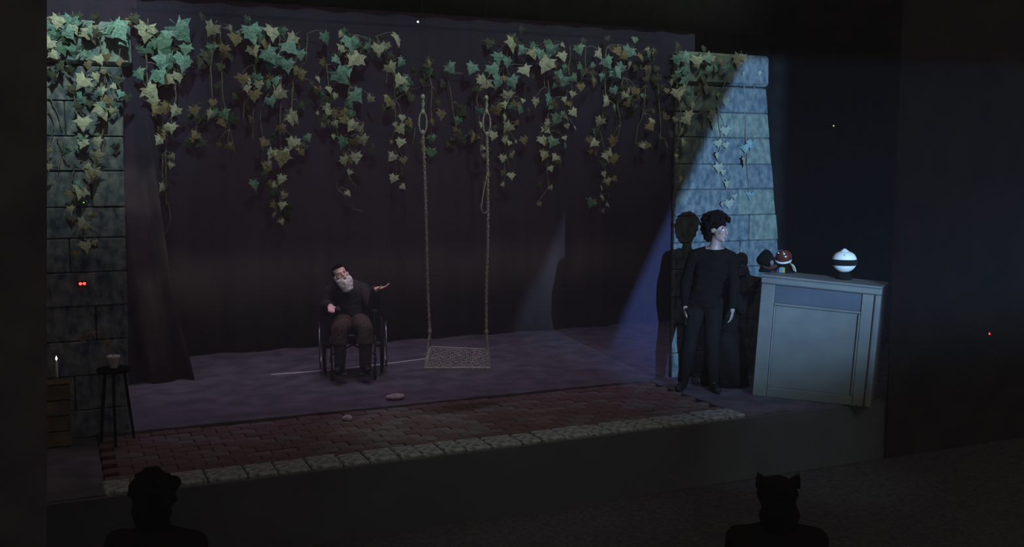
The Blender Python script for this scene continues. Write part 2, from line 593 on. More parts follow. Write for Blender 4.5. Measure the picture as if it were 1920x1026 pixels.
def leaf_mesh(m, seed):
    rnd = random.Random(seed)
    bm = bmesh.new()

    def P(x, y):
        x2 = x * rnd.uniform(.86, 1.14) * 0.82
        y2 = y * 0.82 + rnd.uniform(-.03, .03)
        return bm.verts.new((x2, 0.16 * abs(x) + 0.16 * y * y + rnd.uniform(-.025, .025), y2))
    mid = [P(0, 0), P(0, -0.30), P(0, -0.60), P(0, -0.92)]
    for s in (1, -1):
        q = [P(s * a, b) for a, b in half[1:-1]]
        for f in ((mid[0], q[0], q[2]), (q[0], q[1], q[2]), (mid[0], q[2], mid[1]), (q[2], q[3], q[4]), (mid[1], q[2], q[4]),
                  (mid[1], q[4], q[5]), (mid[1], q[5], mid[2]), (mid[2], q[5], q[6]), (mid[2], q[6], mid[3])):
            bm.faces.new(f if s > 0 else f[::-1])
    # leaf stalk
    tube(bm, [(0, 0, 0), (0.02, 0.05, 0.16), (0.0, 0.14, 0.30)], 0.012, 3, False)
    me = bpy.data.meshes.new('leaf')
    bm.to_mesh(me)
    bm.free()
    me.materials.append(MATS[m])
    return me


LEAF = {k: [leaf_mesh(m, i * 13 + ord(k)) for i in range(5)] for k, m in
        dict(W='leaf_pale', T='leaf_teal', G='leaf_green', B='leaf_brown', D='leaf_dark', P='leaf_dimmed').items()}
rl = random.Random(21)


def vine(label, org, sc, leaves, stems, Y=PY, extra=0, flat=False, name='ivy_vine'):
    """leaves: (zx, zy, size, kind) in the survey frame org + z / sc, set out on the wall plane"""
    pts0 = [at(org[0] + l[0] / sc, org[1] + l[1] / sc, Y) for l in leaves]
    cx = sum(p.x for p in pts0) / len(pts0)
    topz = max(p.z for p in pts0)
    root = thing(name, label, 'ivy', (cx, Y, topz), 0, 'ivy hanging on the wall')
    bm = bmesh.new()
    for st in stems:
        q = [at(org[0] + a / sc, org[1] + b / sc, Y) for a, b in st]
        q = [Vector((v.x - cx, 0.015 + 0.01 * math.sin(i * 2.1), v.z - topz)) for i, v in enumerate(q)]
        q = spline(q, 4)
        q = [v + Vector((rl.uniform(-.006, .006), rl.uniform(-.006, .006), 0)) for v in q]
        tube(bm, q, [0.007 - 0.004 * i / len(q) for i in range(len(q))], 4)
    # side shoots from the nearest stem to each leaf
    spts = [Vector((at(org[0] + a / sc, org[1] + b / sc, Y).x - cx, 0.015, at(org[0] + a / sc, org[1] + b / sc, Y).z - topz)) for st in stems for a, b in st]
    loc = []
    for (zx, zy, s, k), p in zip(leaves, pts0):
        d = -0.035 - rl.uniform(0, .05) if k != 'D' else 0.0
        if flat:
            d = -0.012
        sz = s / sc * (p - CAM).length / FPX
        v = Vector((p.x - cx, d, p.z - topz + 0.36 * sz))
        loc.append((v, sz, k))
        if spts:
            n = min(spts, key=lambda q: (q - v).length + max(0, v.z - q.z))
            if (n - v).length > 0.03:
                mid = (n + v) / 2 + Vector((0, 0.0, 0.03))
                tube(bm, [n, mid, v + Vector((0, 0.02, 0.2 * sz))], [0.004, 0.003, 0.002], 3)
    if len(bm.verts):
        obj('stem', bm, 'stem', root)
    else:
        bm.free()
    for v, sz, k in loc:
        o = link('leaf', rl.choice(LEAF[k]), None, root, v)
        o.rotation_euler = (rl.uniform(-.5, .35), rl.uniform(-.75, .75), rl.uniform(-.8, .8))
        if flat:
            o.rotation_euler = (rl.uniform(-.12, .05), rl.uniform(-.2, .2), rl.uniform(-.8, .8))
        o.scale = [sz * 1.30 * rl.uniform(.92, 1.08)] * 3
    for e in range(extra):
        v, sz, k = rl.choice(loc)
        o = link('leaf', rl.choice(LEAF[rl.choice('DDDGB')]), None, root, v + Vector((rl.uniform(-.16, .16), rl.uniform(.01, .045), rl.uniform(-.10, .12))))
        o.rotation_euler = (rl.uniform(-.4, .3), rl.uniform(-.9, .9), rl.uniform(-.7, .7))
        o.scale = [rl.uniform(.07, .13)] * 3
    return root


A = (240, 40)
vine('long ivy trail just right of the left pier, ending in a bare hooked stem', A, 2.566,
     [(90, 60, 80, 'W'), (230, 70, 105, 'T'), (190, 72, 50, 'T'), (130, 150, 115, 'G'), (175, 125, 60, 'G'), (180, 205, 90, 'T'), (265, 205, 85, 'T'), (220, 150, 60, 'D'),
      (135, 265, 90, 'T'), (195, 285, 75, 'W'), (238, 270, 50, 'W'), (90, 350, 72, 'W'), (118, 395, 50, 'W'), (150, 432, 70, 'B'), (188, 420, 50, 'B'), (235, 440, 52, 'W'),
      (205, 515, 50, 'W'), (148, 535, 38, 'B'), (180, 525, 35, 'W'), (155, 580, 45, 'W'), (205, 655, 30, 'W'), (205, 695, 28, 'W'), (170, 805, 40, 'W'), (280, 140, 55, 'G'), (120, 60, 50, 'D')],
     [[(210, 40), (225, 180), (228, 330), (225, 420), (190, 560), (180, 740), (190, 860), (203, 930), (200, 980), (182, 1022)],
      [(100, 60), (90, 200), (100, 350), (150, 430), (175, 540)], [(165, 640), (170, 760), (185, 880)], [(270, 205), (325, 223)]], extra=10)
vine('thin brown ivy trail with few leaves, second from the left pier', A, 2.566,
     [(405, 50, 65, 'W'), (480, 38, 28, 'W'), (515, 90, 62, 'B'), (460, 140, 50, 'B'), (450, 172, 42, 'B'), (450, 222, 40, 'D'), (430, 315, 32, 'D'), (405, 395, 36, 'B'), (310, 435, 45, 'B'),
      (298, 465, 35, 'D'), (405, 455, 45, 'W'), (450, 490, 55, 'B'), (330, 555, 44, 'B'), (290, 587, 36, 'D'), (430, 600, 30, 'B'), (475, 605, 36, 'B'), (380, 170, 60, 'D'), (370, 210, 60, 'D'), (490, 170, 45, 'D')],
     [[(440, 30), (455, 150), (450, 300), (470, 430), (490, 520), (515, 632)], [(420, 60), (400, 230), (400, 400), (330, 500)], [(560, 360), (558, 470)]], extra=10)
vine('full ivy trail of teal and tan leaves hanging lowest left of the swing', A, 2.566,
     [(585, 65, 95, 'T'), (590, 145, 55, 'W'), (655, 110, 62, 'B'), (690, 65, 70, 'W'), (755, 135, 70, 'T'), (660, 170, 70, 'T'), (700, 205, 80, 'T'), (760, 215, 60, 'T'), (735, 185, 42, 'T'),
      (700, 292, 44, 'T'), (682, 310, 40, 'G'), (580, 292, 42, 'W'), (545, 285, 58, 'B'), (565, 325, 40, 'W'), (625, 315, 50, 'W'), (600, 360, 52, 'B'), (520, 365, 35, 'D'), (735, 362, 76, 'W'),
      (675, 390, 46, 'T'), (765, 475, 66, 'W'), (655, 590, 46, 'B'), (690, 640, 50, 'W'), (735, 660, 70, 'B'), (745, 640, 45, 'W'), (685, 690, 46, 'W'), (700, 560, 22, 'D'), (735, 760, 46, 'W'),
      (665, 790, 36, 'B'), (705, 802, 46, 'W'), (745, 840, 36, 'W'), (690, 885, 40, 'B'), (738, 885, 36, 'W'), (700, 935, 32, 'W'), (730, 965, 32, 'W'), (790, 590, 56, 'W'), (815, 245, 42, 'B'),
      (640, 90, 50, 'G'), (620, 200, 60, 'D'), (600, 480, 40, 'D')],
     [[(680, 40), (660, 180), (690, 300), (640, 440), (650, 560), (645, 690)], [(730, 60), (735, 200), (740, 380), (730, 520), (740, 660), (715, 780), (735, 880), (715, 970)],
      [(605, 210), (615, 300), (600, 420), (605, 570)], [(790, 60), (800, 280), (790, 420)]], extra=18)
B = (540, 40)
vine('dense ivy trail of large leaves nearest the left of the swing, tail curling right', B, 2.85,
     [(30, 110, 62, 'W'), (0, 155, 42, 'T'), (55, 185, 50, 'T'), (185, 95, 62, 'G'), (280, 80, 36, 'W'), (325, 125, 85, 'T'), (365, 137, 60, 'T'), (290, 155, 55, 'W'), (420, 142, 62, 'T'),
      (475, 155, 62, 'W'), (240, 212, 52, 'T'), (370, 215, 95, 'W'), (325, 200, 50, 'B'), (180, 225, 52, 'B'), (60, 290, 50, 'B'), (255, 305, 95, 'T'), (300, 270, 60, 'T'), (155, 312, 34, 'W'), (130, 340, 42, 'D'),
      (345, 405, 72, 'T'), (310, 450, 52, 'G'), (210, 370, 42, 'W'), (250, 405, 36, 'W'), (430, 425, 52, 'W'), (195, 470, 46, 'W'), (212, 492, 42, 'W'), (150, 495, 22, 'W'), (65, 455, 22, 'D'),
      (250, 500, 60, 'B'), (290, 535, 60, 'B'), (340, 500, 42, 'G'), (180, 565, 32, 'W'), (235, 555, 38, 'W'), (350, 562, 62, 'W'), (385, 582, 60, 'W'), (8, 530, 52, 'W'), (240, 620, 32, 'W'),
      (290, 650, 62, 'G'), (340, 650, 46, 'B'), (385, 642, 62, 'W'), (25, 665, 56, 'W'), (60, 705, 32, 'B'), (348, 732, 62, 'W'), (330, 745, 40, 'B'), (290, 747, 56, 'W'), (320, 810, 32, 'W'), (310, 922, 36, 'W')],
     [[(330, 70), (320, 200), (330, 350), (310, 480), (330, 620), (320, 760), (330, 850)], [(265, 865), (270, 900), (300, 930), (330, 970), (360, 1005), (400, 1015)], [(105, 65), (100, 180), (95, 220)],
      [(210, 230), (225, 400), (250, 540), (300, 700)], [(60, 120), (30, 320), (20, 420), (30, 640)], [(330, 830), (370, 890)]], extra=20)
vine('slim ivy trail hanging beside the left swing rope', B, 2.85,
     [(515, 140, 46, 'W'), (570, 105, 66, 'W'), (525, 262, 62, 'W'), (605, 225, 46, 'T'), (595, 325, 70, 'W'), (605, 345, 50, 'T'), (622, 372, 36, 'W'), (655, 335, 42, 'D'), (660, 410, 42, 'D'), (540, 440, 58, 'B'), (525, 420, 36, 'W'),
      (560, 462, 34, 'W'), (605, 520, 42, 'W'), (560, 555, 24, 'W'), (592, 582, 60, 'W'), (545, 650, 22, 'W'), (597, 650, 50, 'W'), (560, 730, 46, 'W'), (602, 745, 42, 'B'), (560, 842, 46, 'W'), (600, 825, 36, 'B'), (597, 888, 36, 'W')],
     [[(475, 80), (500, 140), (550, 220), (565, 300), (575, 420), (580, 560), (585, 700), (580, 880)], [(530, 240), (530, 330)]], extra=7)
E = (760, 60)
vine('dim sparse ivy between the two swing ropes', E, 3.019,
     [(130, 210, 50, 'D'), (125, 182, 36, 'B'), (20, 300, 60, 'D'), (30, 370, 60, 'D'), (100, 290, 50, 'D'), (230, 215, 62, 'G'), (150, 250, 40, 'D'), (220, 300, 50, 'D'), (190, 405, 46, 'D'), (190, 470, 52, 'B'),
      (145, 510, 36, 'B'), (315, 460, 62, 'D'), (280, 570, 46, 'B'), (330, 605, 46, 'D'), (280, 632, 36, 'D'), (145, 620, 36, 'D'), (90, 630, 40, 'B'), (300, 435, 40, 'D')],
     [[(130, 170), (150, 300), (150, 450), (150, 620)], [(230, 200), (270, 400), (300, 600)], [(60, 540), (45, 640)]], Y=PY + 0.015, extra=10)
vine('ivy trail of teal leaves over the right swing rope', E, 3.019,
     [(590, 75, 92, 'W'), (480, 70, 60, 'D'), (370, 215, 66, 'T'), (515, 150, 62, 'T'), (570, 175, 62, 'T'), (480, 222, 80, 'T'), (650, 225, 62, 'W'), (405, 282, 56, 'W'), (440, 302, 80, 'W'), (515, 287, 76, 'T'),
      (575, 290, 72, 'T'), (565, 372, 70, 'W'), (545, 417, 42, 'W'), (500, 445, 60, 'B'), (405, 457, 56, 'T'), (620, 422, 52, 'B'), (660, 392, 26, 'W'), (555, 490, 42, 'W'), (420, 530, 36, 'W'), (575, 550, 62, 'W'),
      (607, 520, 28, 'B'), (500, 545, 32, 'D'), (545, 620, 42, 'W'), (580, 632, 32, 'W'), (607, 625, 22, 'W'), (490, 590, 50, 'W'), (430, 662, 32, 'W'), (430, 702, 32, 'B'), (545, 717, 42, 'W'), (590, 702, 44, 'W'),
      (470, 812, 42, 'B'), (545, 797, 27, 'B'), (582, 817, 46, 'W'), (540, 867, 27, 'W'), (630, 80, 40, 'D')],
     [[(590, 60), (560, 200), (560, 380), (570, 560), (570, 700), (560, 860)], [(290, 232), (340, 235)], [(450, 840), (440, 960), (425, 985), (440, 1010)], [(415, 300), (410, 420), (430, 560), (430, 700)]], extra=14)
vine('ivy trail third from the right pier with a thin tail curling left', E, 3.019,
     [(660, 112, 52, 'T'), (700, 127, 56, 'W'), (750, 127, 52, 'T'), (830, 112, 85, 'T'), (870, 142, 52, 'W'), (870, 80, 32, 'W'), (790, 192, 92, 'W'), (850, 200, 50, 'B'), (900, 212, 50, 'T'), (880, 287, 92, 'T'), (925, 272, 50, 'G'),
      (930, 357, 36, 'W'), (885, 387, 36, 'W'), (810, 392, 62, 'T'), (850, 432, 32, 'D'), (725, 402, 50, 'W'), (930, 462, 52, 'W'), (895, 490, 42, 'B'), (850, 502, 62, 'G'), (780, 557, 62, 'W'), (802, 532, 56, 'W'),
      (895, 537, 32, 'W'), (940, 547, 27, 'W'), (890, 602, 27, 'W'), (755, 617, 52, 'W'), (790, 627, 50, 'B'), (830, 627, 62, 'G'), (785, 702, 60, 'W'), (840, 717, 46, 'W'), (805, 777, 32, 'W'), (810, 887, 32, 'W'), (740, 977, 26, 'B')],
     [[(830, 70), (810, 220), (820, 400), (800, 560), (800, 720), (810, 860), (790, 920), (740, 977)], [(940, 70), (930, 250), (900, 480)], [(790, 230), (795, 310)]], extra=16)
G = (1000, 70)
vine('long ivy trail second from the right pier, hanging lowest right of the swing', G, 2.932,
     [(230, 72, 56, 'G'), (345, 97, 56, 'W'), (445, 82, 62, 'B'), (470, 110, 45, 'B'), (385, 142, 62, 'T'), (520, 92, 72, 'T'), (325, 162, 32, 'T'), (515, 162, 42, 'W'), (470, 182, 62, 'T'), (370, 222, 46, 'T'), (425, 207, 62, 'T'),
      (320, 252, 50, 'B'), (240, 277, 42, 'B'), (440, 202, 50, 'T'), (425, 297, 42, 'T'), (485, 327, 42, 'W'), (520, 307, 56, 'W'), (542, 302, 48, 'B'), (495, 372, 46, 'B'), (390, 367, 66, 'W'), (435, 392, 42, 'T'), (360, 472, 56, 'W'),
      (330, 587, 46, 'W'), (300, 632, 27, 'B'), (435, 577, 62, 'B'), (375, 657, 52, 'W'), (400, 642, 50, 'W'), (420, 672, 56, 'B'), (375, 757, 46, 'W'), (425, 782, 32, 'B'), (390, 797, 42, 'W'), (360, 832, 27, 'W'), (360, 882, 32, 'W'),
      (400, 877, 32, 'B'), (390, 922, 32, 'W'), (365, 957, 27, 'W'), (360, 520, 40, 'D'), (280, 200, 50, 'D')],
     [[(410, 50), (400, 200), (400, 360), (370, 480), (400, 640), (390, 780), (375, 880), (370, 960)], [(290, 55), (293, 190)], [(500, 220), (470, 360), (480, 480), (450, 600)], [(435, 230), (430, 330)]], extra=18)
vine('short brown ivy trail nearest the left edge of the right pier', G, 2.932,
     [(575, 117, 52, 'B'), (660, 97, 52, 'W'), (605, 75, 26, 'W'), (620, 182, 50, 'B'), (615, 232, 42, 'D'), (650, 412, 27, 'B'), (645, 467, 36, 'W'), (610, 497, 52, 'B'), (715, 447, 42, 'B'), (580, 602, 32, 'W'), (615, 597, 36, 'B'), (695, 557, 42, 'D'),
      (720, 592, 36, 'B'), (680, 240, 60, 'D'), (560, 380, 40, 'D'), (640, 330, 40, 'D')],
     [[(655, 60), (655, 150), (620, 260), (610, 420), (580, 500), (568, 590)], [(690, 200), (700, 420), (705, 560)]], extra=12)
J = (1220, 80)
vine('ivy spilling over the top and left edge of the right stone pier', J, 3.018,
     [(130, 102, 60, 'T'), (175, 92, 62, 'T'), (115, 232, 52, 'W'), (180, 225, 72, 'T'), (190, 172, 80, 'T'), (150, 185, 56, 'T'), (135, 292, 62, 'W'), (185, 290, 88, 'W'), (205, 295, 60, 'T'), (240, 112, 70, 'W'), (330, 102, 62, 'W'), (300, 95, 50, 'T'), (320, 157, 46, 'T'),
      (485, 107, 72, 'W'), (515, 98, 46, 'W'), (445, 215, 52, 'T'), (410, 152, 52, 'T'), (380, 110, 50, 'B'), (365, 155, 50, 'G'), (280, 175, 60, 'D'), (300, 210, 55, 'D'), (235, 367, 52, 'W'), (200, 412, 50, 'W'), (130, 442, 36, 'W'), (180, 442, 60, 'W'), (165, 512, 50, 'W'),
      (140, 512, 32, 'B'), (180, 572, 42, 'W'), (135, 642, 22, 'W'), (135, 672, 18, 'W'), (155, 777, 36, 'W'), (290, 395, 50, 'D'), (270, 270, 60, 'D'), (330, 270, 60, 'D')],
     [[(150, 70), (160, 250), (175, 420), (155, 560), (150, 700), (155, 790), (130, 880), (140, 970)], [(320, 70), (300, 240), (230, 370), (180, 520)], [(480, 80), (430, 220), (400, 290)]], Y=PY - 0.07, extra=12, name='ivy_vine')
vine('ivy sprays climbing the middle of the blue-lit stone pier', J, 3.018,
     [(385, 302, 42, 'P'), (425, 337, 52, 'P'), (350, 402, 42, 'P'), (380, 372, 42, 'P'), (355, 457, 70, 'P'), (345, 430, 50, 'P'), (420, 502, 52, 'P'), (375, 572, 42, 'P'), (420, 582, 38, 'P'), (380, 642, 46, 'P'), (385, 710, 52, 'P'), (410, 735, 36, 'P'),
      (435, 802, 46, 'P'), (470, 872, 30, 'P'), (440, 915, 52, 'P'), (405, 917, 36, 'P'), (530, 182, 40, 'P'), (605, 177, 34, 'P'), (528, 600, 50, 'G'), (570, 577, 52, 'G'), (530, 672, 56, 'P'), (565, 867, 42, 'G')],
     [[(425, 290), (390, 400), (400, 560), (385, 700), (430, 820), (440, 920)], [(530, 200), (540, 400), (545, 600), (560, 860)], [(605, 170), (560, 400)]], Y=PY - 0.03, extra=0, flat=True)
K = (60, 20)
vine('broad ivy leaves over the cap of the left stone pier', K, 3.206,
     [(160, 77, 78, 'W'), (240, 87, 90, 'T'), (205, 152, 72, 'T'), (250, 120, 60, 'W'), (345, 152, 98, 'W'), (320, 130, 60, 'G'), (115, 212, 70, 'W'), (180, 237, 60, 'G'), (265, 252, 82, 'T'), (115, 277, 50, 'W'), (495, 132, 110, 'T'), (530, 105, 70, 'T'), (455, 130, 60, 'G'),
      (540, 197, 50, 'T'), (400, 302, 60, 'W'), (330, 332, 50, 'B'), (440, 290, 50, 'B'), (130, 110, 50, 'T'), (520, 320, 46, 'B'), (160, 340, 60, 'D'), (220, 370, 60, 'D'), (140, 400, 60, 'D')],
     [[(110, 60), (200, 120), (330, 130), (480, 110), (540, 200)], [(200, 130), (180, 260), (150, 400)], [(410, 130), (410, 240), (400, 330)]], Y=PY - 0.09, extra=12)
vine('ivy trail climbing the shaft of the left stone pier with bare pale runners', K, 3.206,
     [(320, 442, 88, 'W'), (385, 402, 55, 'W'), (430, 377, 42, 'W'), (410, 497, 62, 'W'), (390, 500, 40, 'T'), (450, 542, 62, 'B'), (480, 462, 32, 'W'), (415, 612, 92, 'W'), (490, 610, 52, 'W'), (535, 507, 42, 'T'), (300, 542, 60, 'T'), (305, 682, 80, 'W'),
      (310, 802, 62, 'W'), (390, 792, 52, 'W'), (380, 887, 80, 'W'), (100, 850, 42, 'W'), (100, 942, 42, 'W'), (330, 942, 42, 'W'), (370, 985, 80, 'W'), (210, 847, 50, 'G'), (410, 570, 50, 'G'), (350, 560, 40, 'D'), (240, 480, 60, 'D'),
      (350, 1020, 52, 'W'), (370, 985, 50, 'B'), (305, 1095, 82, 'W'), (232, 1105, 60, 'B'), (290, 1060, 52, 'T'), (225, 1200, 48, 'W'), (362, 1235, 55, 'W'), (320, 1290, 66, 'W'), (268, 1265, 40, 'B'), (320, 1415, 66, 'W'), (380, 1395, 42, 'W'), (268, 1462, 46, 'B')],
     [[(440, 360), (430, 560), (430, 700), (400, 880), (360, 1000), (300, 1120), (310, 1300), (320, 1440)], [(100, 510), (140, 590), (180, 695)], [(100, 600), (135, 680)], [(130, 700), (105, 820)], [(150, 770), (180, 850), (160, 960)], [(250, 480), (260, 600), (270, 680)], [(440, 780), (430, 920)], [(250, 920), (245, 1010)]],
     Y=PY - 0.05, extra=8)


# ------------------------------------------------------------------ swing
SY = 8.93
s_tl, s_tr, s_bl, s_br = at(807, 651, SY + .13), at(913, 656, SY + .13), at(796, 690, SY - .10), at(918, 690, SY - .10)
swing = thing('rope_swing', 'rope swing with a pale netted seat hanging in front of the ivy', 'swing', (s_tl + s_br) / 2)
so = swing.location.copy()


def rope(bm, pts, r, twist=55.0, strands=2):
    """two laid strands winding round each other along a path"""
    q = spline(pts, 26)
    L = 0
    for sidx in range(strands):
        L = 0
        path = []
        for i, p in enumerate(q):
            if i:
                L += (p - q[i - 1]).length
            d = (q[min(i + 1, len(q) - 1)] - q[max(i - 1, 0)])
            a, b, _ = frame_of(d, Vector((0.1, 0.9, 0.05)))
            t = L * twist + 2 * PI * sidx / strands
            path.append(p + (a * math.cos(t) + b * math.sin(t)) * r * .55)
        tube(bm, path, r * .62, 5)
    return bm


for side, (top, ring_a, ring_b, lo, kn, c_b, c_f) in {
        'l': ((793, 182), (793, 211), (793, 249), (800, 440), (806, 622), s_tl, s_bl),
        'r': ((912, 184), (912, 210), (913, 252), (915, 440), (912, 622), s_tr, s_br)}.items():
    P = [at(*q, SY) - so for q in (top, ring_a, ring_b, lo, kn)]
    rp = obj('rope', rope(BM(), [P[2], (P[2] * .6 + P[3] * .4) + Vector((.004, 0, 0)), P[3], P[3] * .5 + P[4] * .5 + Vector((-.006, 0, 0)), P[4]], 0.014), 'rope', swing)
    obj('rope', rope(BM(), [P[0], P[0] * .5 + P[1] * .5 + Vector((.002, 0, 0)), P[1]], 0.013), 'rope', swing)
    eb = torus(BM(), (P[1] + P[2]) / 2, (0.15, 1, 0), 0.1, 0.010, 24, 6, sx=0.36, sy=1.0)
    obj('rope_eye', eb, 'rope', swing)
    for q in (P[0], P[1], P[2], P[4]):
        obj('knot', ball(BM(), q, (0.021, 0.021, 0.028), 8), 'rope', swing, True)
    hb = BM()
    zt = at(600, 62, PY).z + 0.06 + 0.02
    Pt = Vector((P[0].x, P[0].y, 3.2 - so.z + 3.5))
    tube(hb, [P[0], Pt], 0.0015, 4)
    obj('wire', hb, 'black_metal', swing)
    bb = BM()
    rope(bb, [P[4], c_b - so], 0.009)
    rope(bb, [P[4], c_f - so], 0.009)
    obj('bridle', bb, 'rope', swing)
# loose tail on the right rope
tb = BM()
q = [at(*p, SY - .01) - so for p in ((915, 318), (909, 350), (904, 378), (903, 392), (908, 400), (914, 396))]
tube(tb, spline(q, 5), 0.006, 4)
obj('rope_tail', tb, 'rope', swing)
c4 = [v - so for v in (s_tl, s_tr, s_br, s_bl)]
fb = BM()
for i in range(4):
    tube(fb, [c4[i], (c4[i] + c4[(i + 1) % 4]) / 2, c4[(i + 1) % 4]], 0.012, 6)
obj('seat_frame', fb, 'rope', swing)
nb = BM()


def quad(u, v):
    return (c4[0] * (1 - u) + c4[1] * u) * (1 - v) + (c4[3] * (1 - u) + c4[2] * u) * v


nv = (c4[1] - c4[0]).cross(c4[3] - c4[0]).normalized()
for i in range(1, 30):
    u = i / 30
    tube(nb, [quad(u, j / 8) + nv * 0.004 * (-1) ** (i + j) for j in range(9)], 0.0062, 4)
for j in range(1, 13):
    v = j / 13
    tube(nb, [quad(i / 15, v) + nv * 0.004 * (-1) ** (i + j) for i in range(16)], 0.0062, 4)
obj('seat', nb, 'seat_net', swing)

# cord on the stage floor behind the seated man
q = [ground(508, 703, 0.006), ground(600, 696, 0.006), ground(720, 683, 0.006), ground(838, 668, 0.006)]
tag(obj('cord', tube(BM(), spline(q, 8), 0.009, 6), 'tape'), 'thin pale cord lying across the stage floor behind the wheelchair', 'cord')
# two pale scraps near the sill
for (px, py, r), lab in (((741, 749, 0.10), 'pale flat stone lying on the dark stage just behind the paving'),
                         ((651, 790, 0.05), 'small pale scrap on the bricks near the rear edge of the paving')):
    g = ground(px, py, 0.0)
    b = BM()
    ball(b, (0, 0, 0.028), (r, r * .7, 0.028), 12)
    for v in b.verts:
        v.co += noise.noise_vector(v.co * 14) * 0.008
        v.co.z = max(v.co.z, 0.0)
    tag(obj('stone', b, 'plaster', None, True, g), lab, 'stone')

# ------------------------------------------------------------------ puppet booth (panelled desk)
BL, BR = ground(1411, 742), ground(1643, 766)
ux = (BR - BL)
WD = ux.length
booth = thing('puppet_booth', 'grey panelled wooden booth with cornice, lit blue, at the right of the stage', 'booth', (BL + BR) / 2, math.atan2(ux.y, ux.x))
hw, HT, DP = WD / 2 * .955, 1.20, 0.40
obj('board', box(BM(), -hw + 0.02, hw - 0.02, 0.045, 0.06, 0.0, HT - 0.05), 'paint_grey', booth)
obj('stile', box(BM(), -hw, -hw + 0.135, 0.0, 0.045, 0.0, HT - 0.09, .006), 'paint_grey', booth)
obj('stile', box(BM(), hw - 0.17, hw - 0.06, 0.0, 0.045, 0.0, HT - 0.09, .006), 'paint_grey', booth)
obj('corner_post', box(BM(), hw - 0.055, hw, -0.025, 0.06, 0.0, HT - 0.09, .012), 'paint_grey', booth)
obj('frieze', box(BM(), -hw + 0.138, hw - 0.173, 0.018, 0.045, HT - 0.265, HT - 0.09), 'paint_blue', booth)
obj('moulding', box(BM(), -hw + 0.137, hw - 0.172, -0.006, 0.045, HT - 0.292, HT - 0.267, .007), 'paint_grey', booth)
obj('moulding', box(BM(), -hw + 0.137, -hw + 0.155, 0.002, 0.045, 0.10, HT - 0.294, .006), 'paint_grey', booth)
obj('moulding', box(BM(), hw - 0.19, hw - 0.172, 0.002, 0.045, 0.10, HT - 0.294, .006), 'paint_grey', booth)
obj('panel', box(BM(), -hw + 0.157, hw - 0.192, 0.025, 0.045, 0.10, HT - 0.294), 'paint_grey', booth)
obj('plinth', box(BM(), -hw + 0.137, hw - 0.172, 0.004, 0.045, 0.0, 0.098, .006), 'paint_grey', booth)
b = box(BM(), -hw - 0.006, hw + 0.004, -0.045, DP + 0.02, HT - 0.022, HT, .006)
obj('top_board', b, 'paint_grey', booth)
b = box(BM(), -hw - 0.003, hw + 0.002, -0.032, 0.06, HT - 0.088, HT - 0.024, .012)
obj('cornice', b, 'paint_grey', booth)
obj('side_panel', box(BM(), -hw, -hw + 0.02, 0.062, DP, 0, HT - 0.024), 'black_flat', booth)
obj('side_panel', box(BM(), hw - 0.02, hw, 0.062, DP, 0, HT - 0.024), 'black_flat', booth)


# the booth is a crooked piece of scenery: uprights lean, the top drops to the right
for o in booth.children:
    for v in o.data.vertices:
        x, z = v.co.x, v.co.z
        v.co.x = x + 0.07 * (z / HT - 0.45)
        v.co.z = z * (1 - 0.026 * x / hw)


def on_booth(px, y_in):
    """local point of the booth top under a pixel column, y_in metres behind the front"""
    M = Matrix.Rotation(-math.atan2(ux.y, ux.x), 4, 'Z') @ Matrix.Translation(-((BL + BR) / 2))
    o, d = M @ CAM, M.to_3x3() @ ray(px, 520)
    t = (y_in - o.y) / d.y
    lx = o.x + d.x * t
    return M.inverted() @ Vector((lx, y_in, HT * (1 - 0.026 * (lx - 0.038) / hw)))


FACE_RZ = math.atan2(ux.y, ux.x)
# red-headed puppet
g = on_booth(1468, 0.30)
pu = thing('red_puppet', 'puppet with glossy red ball head and striped coat on the booth top', 'puppet', g, FACE_RZ)
K = 0.96
b = BM()
ball(b, (0, 0, 0.185), (0.098, 0.092, 0.088), 24)
obj('head', b, 'red_gloss', pu, True)
b = torus(BM(), (0, -0.002, 0.142), (0, -0.30, 1), 0.084, 0.012, 32, 8)
obj('mouth_band', b, 'white_gloss', pu, True)
b = torus(BM(), (0, -0.002, 0.118), (0, -0.30, 1), 0.070, 0.014, 32, 8)
obj('lower_band', b, 'black_cloth', pu, True)
for sx in (-0.042, 0.022):
    b = BM()
    ball(b, (sx, -0.078, 0.225 if sx > 0 else 0.232), (0.014, 0.010, 0.012) if sx > 0 else (.009, .008, .009), 10)
    obj('eye_or_highlight', b, 'white_gloss', pu, True)  # white dots stand for the gloss highlights on the red head
pu.scale = (.86, .86, .86)
b = lathe(BM(), [(0.085, 0), (0.088, 0.03), (0.075, 0.09), (0.045, 0.125), (0, 0.13)], 20, Matrix.Identity(4), 1, .75)
obj('coat', b, 'black_cloth', pu, True)
for x0, x1, mm in ((-0.035, 0.004, 'blue_cloth'), (0.006, 0.036, 'yellow_cloth'), (-0.072, -0.045, 'grey_cloth')):
    b = BM()
    for zi in range(5):
        z = 0.004 + zi * 0.025
        rr = 0.089 - 0.004 * zi * zi * .6
        for xx in (x0, x1):
            b.verts.new((xx * (1 - .04 * zi), -0.75 * math.sqrt(max(1e-5, rr * rr - xx * xx)) - 0.006, z))
            b.verts.new((xx * (1 - .04 * zi), -0.75 * math.sqrt(max(1e-5, rr * rr - xx * xx)) + 0.004, z))
    b.verts.ensure_lookup_table()
    V = b.verts
    for zi in range(4):
        o_ = zi * 4
        b.faces.new((V[o_], V[o_ + 2], V[o_ + 6], V[o_ + 4]))
        b.faces.new((V[o_ + 1], V[o_ + 5], V[o_ + 7], V[o_ + 3]))
        b.faces.new((V[o_], V[o_ + 4], V[o_ + 5], V[o_ + 1]))
        b.faces.new((V[o_ + 2], V[o_ + 3], V[o_ + 7], V[o_ + 6]))
    obj('stripe', b, mm, pu)
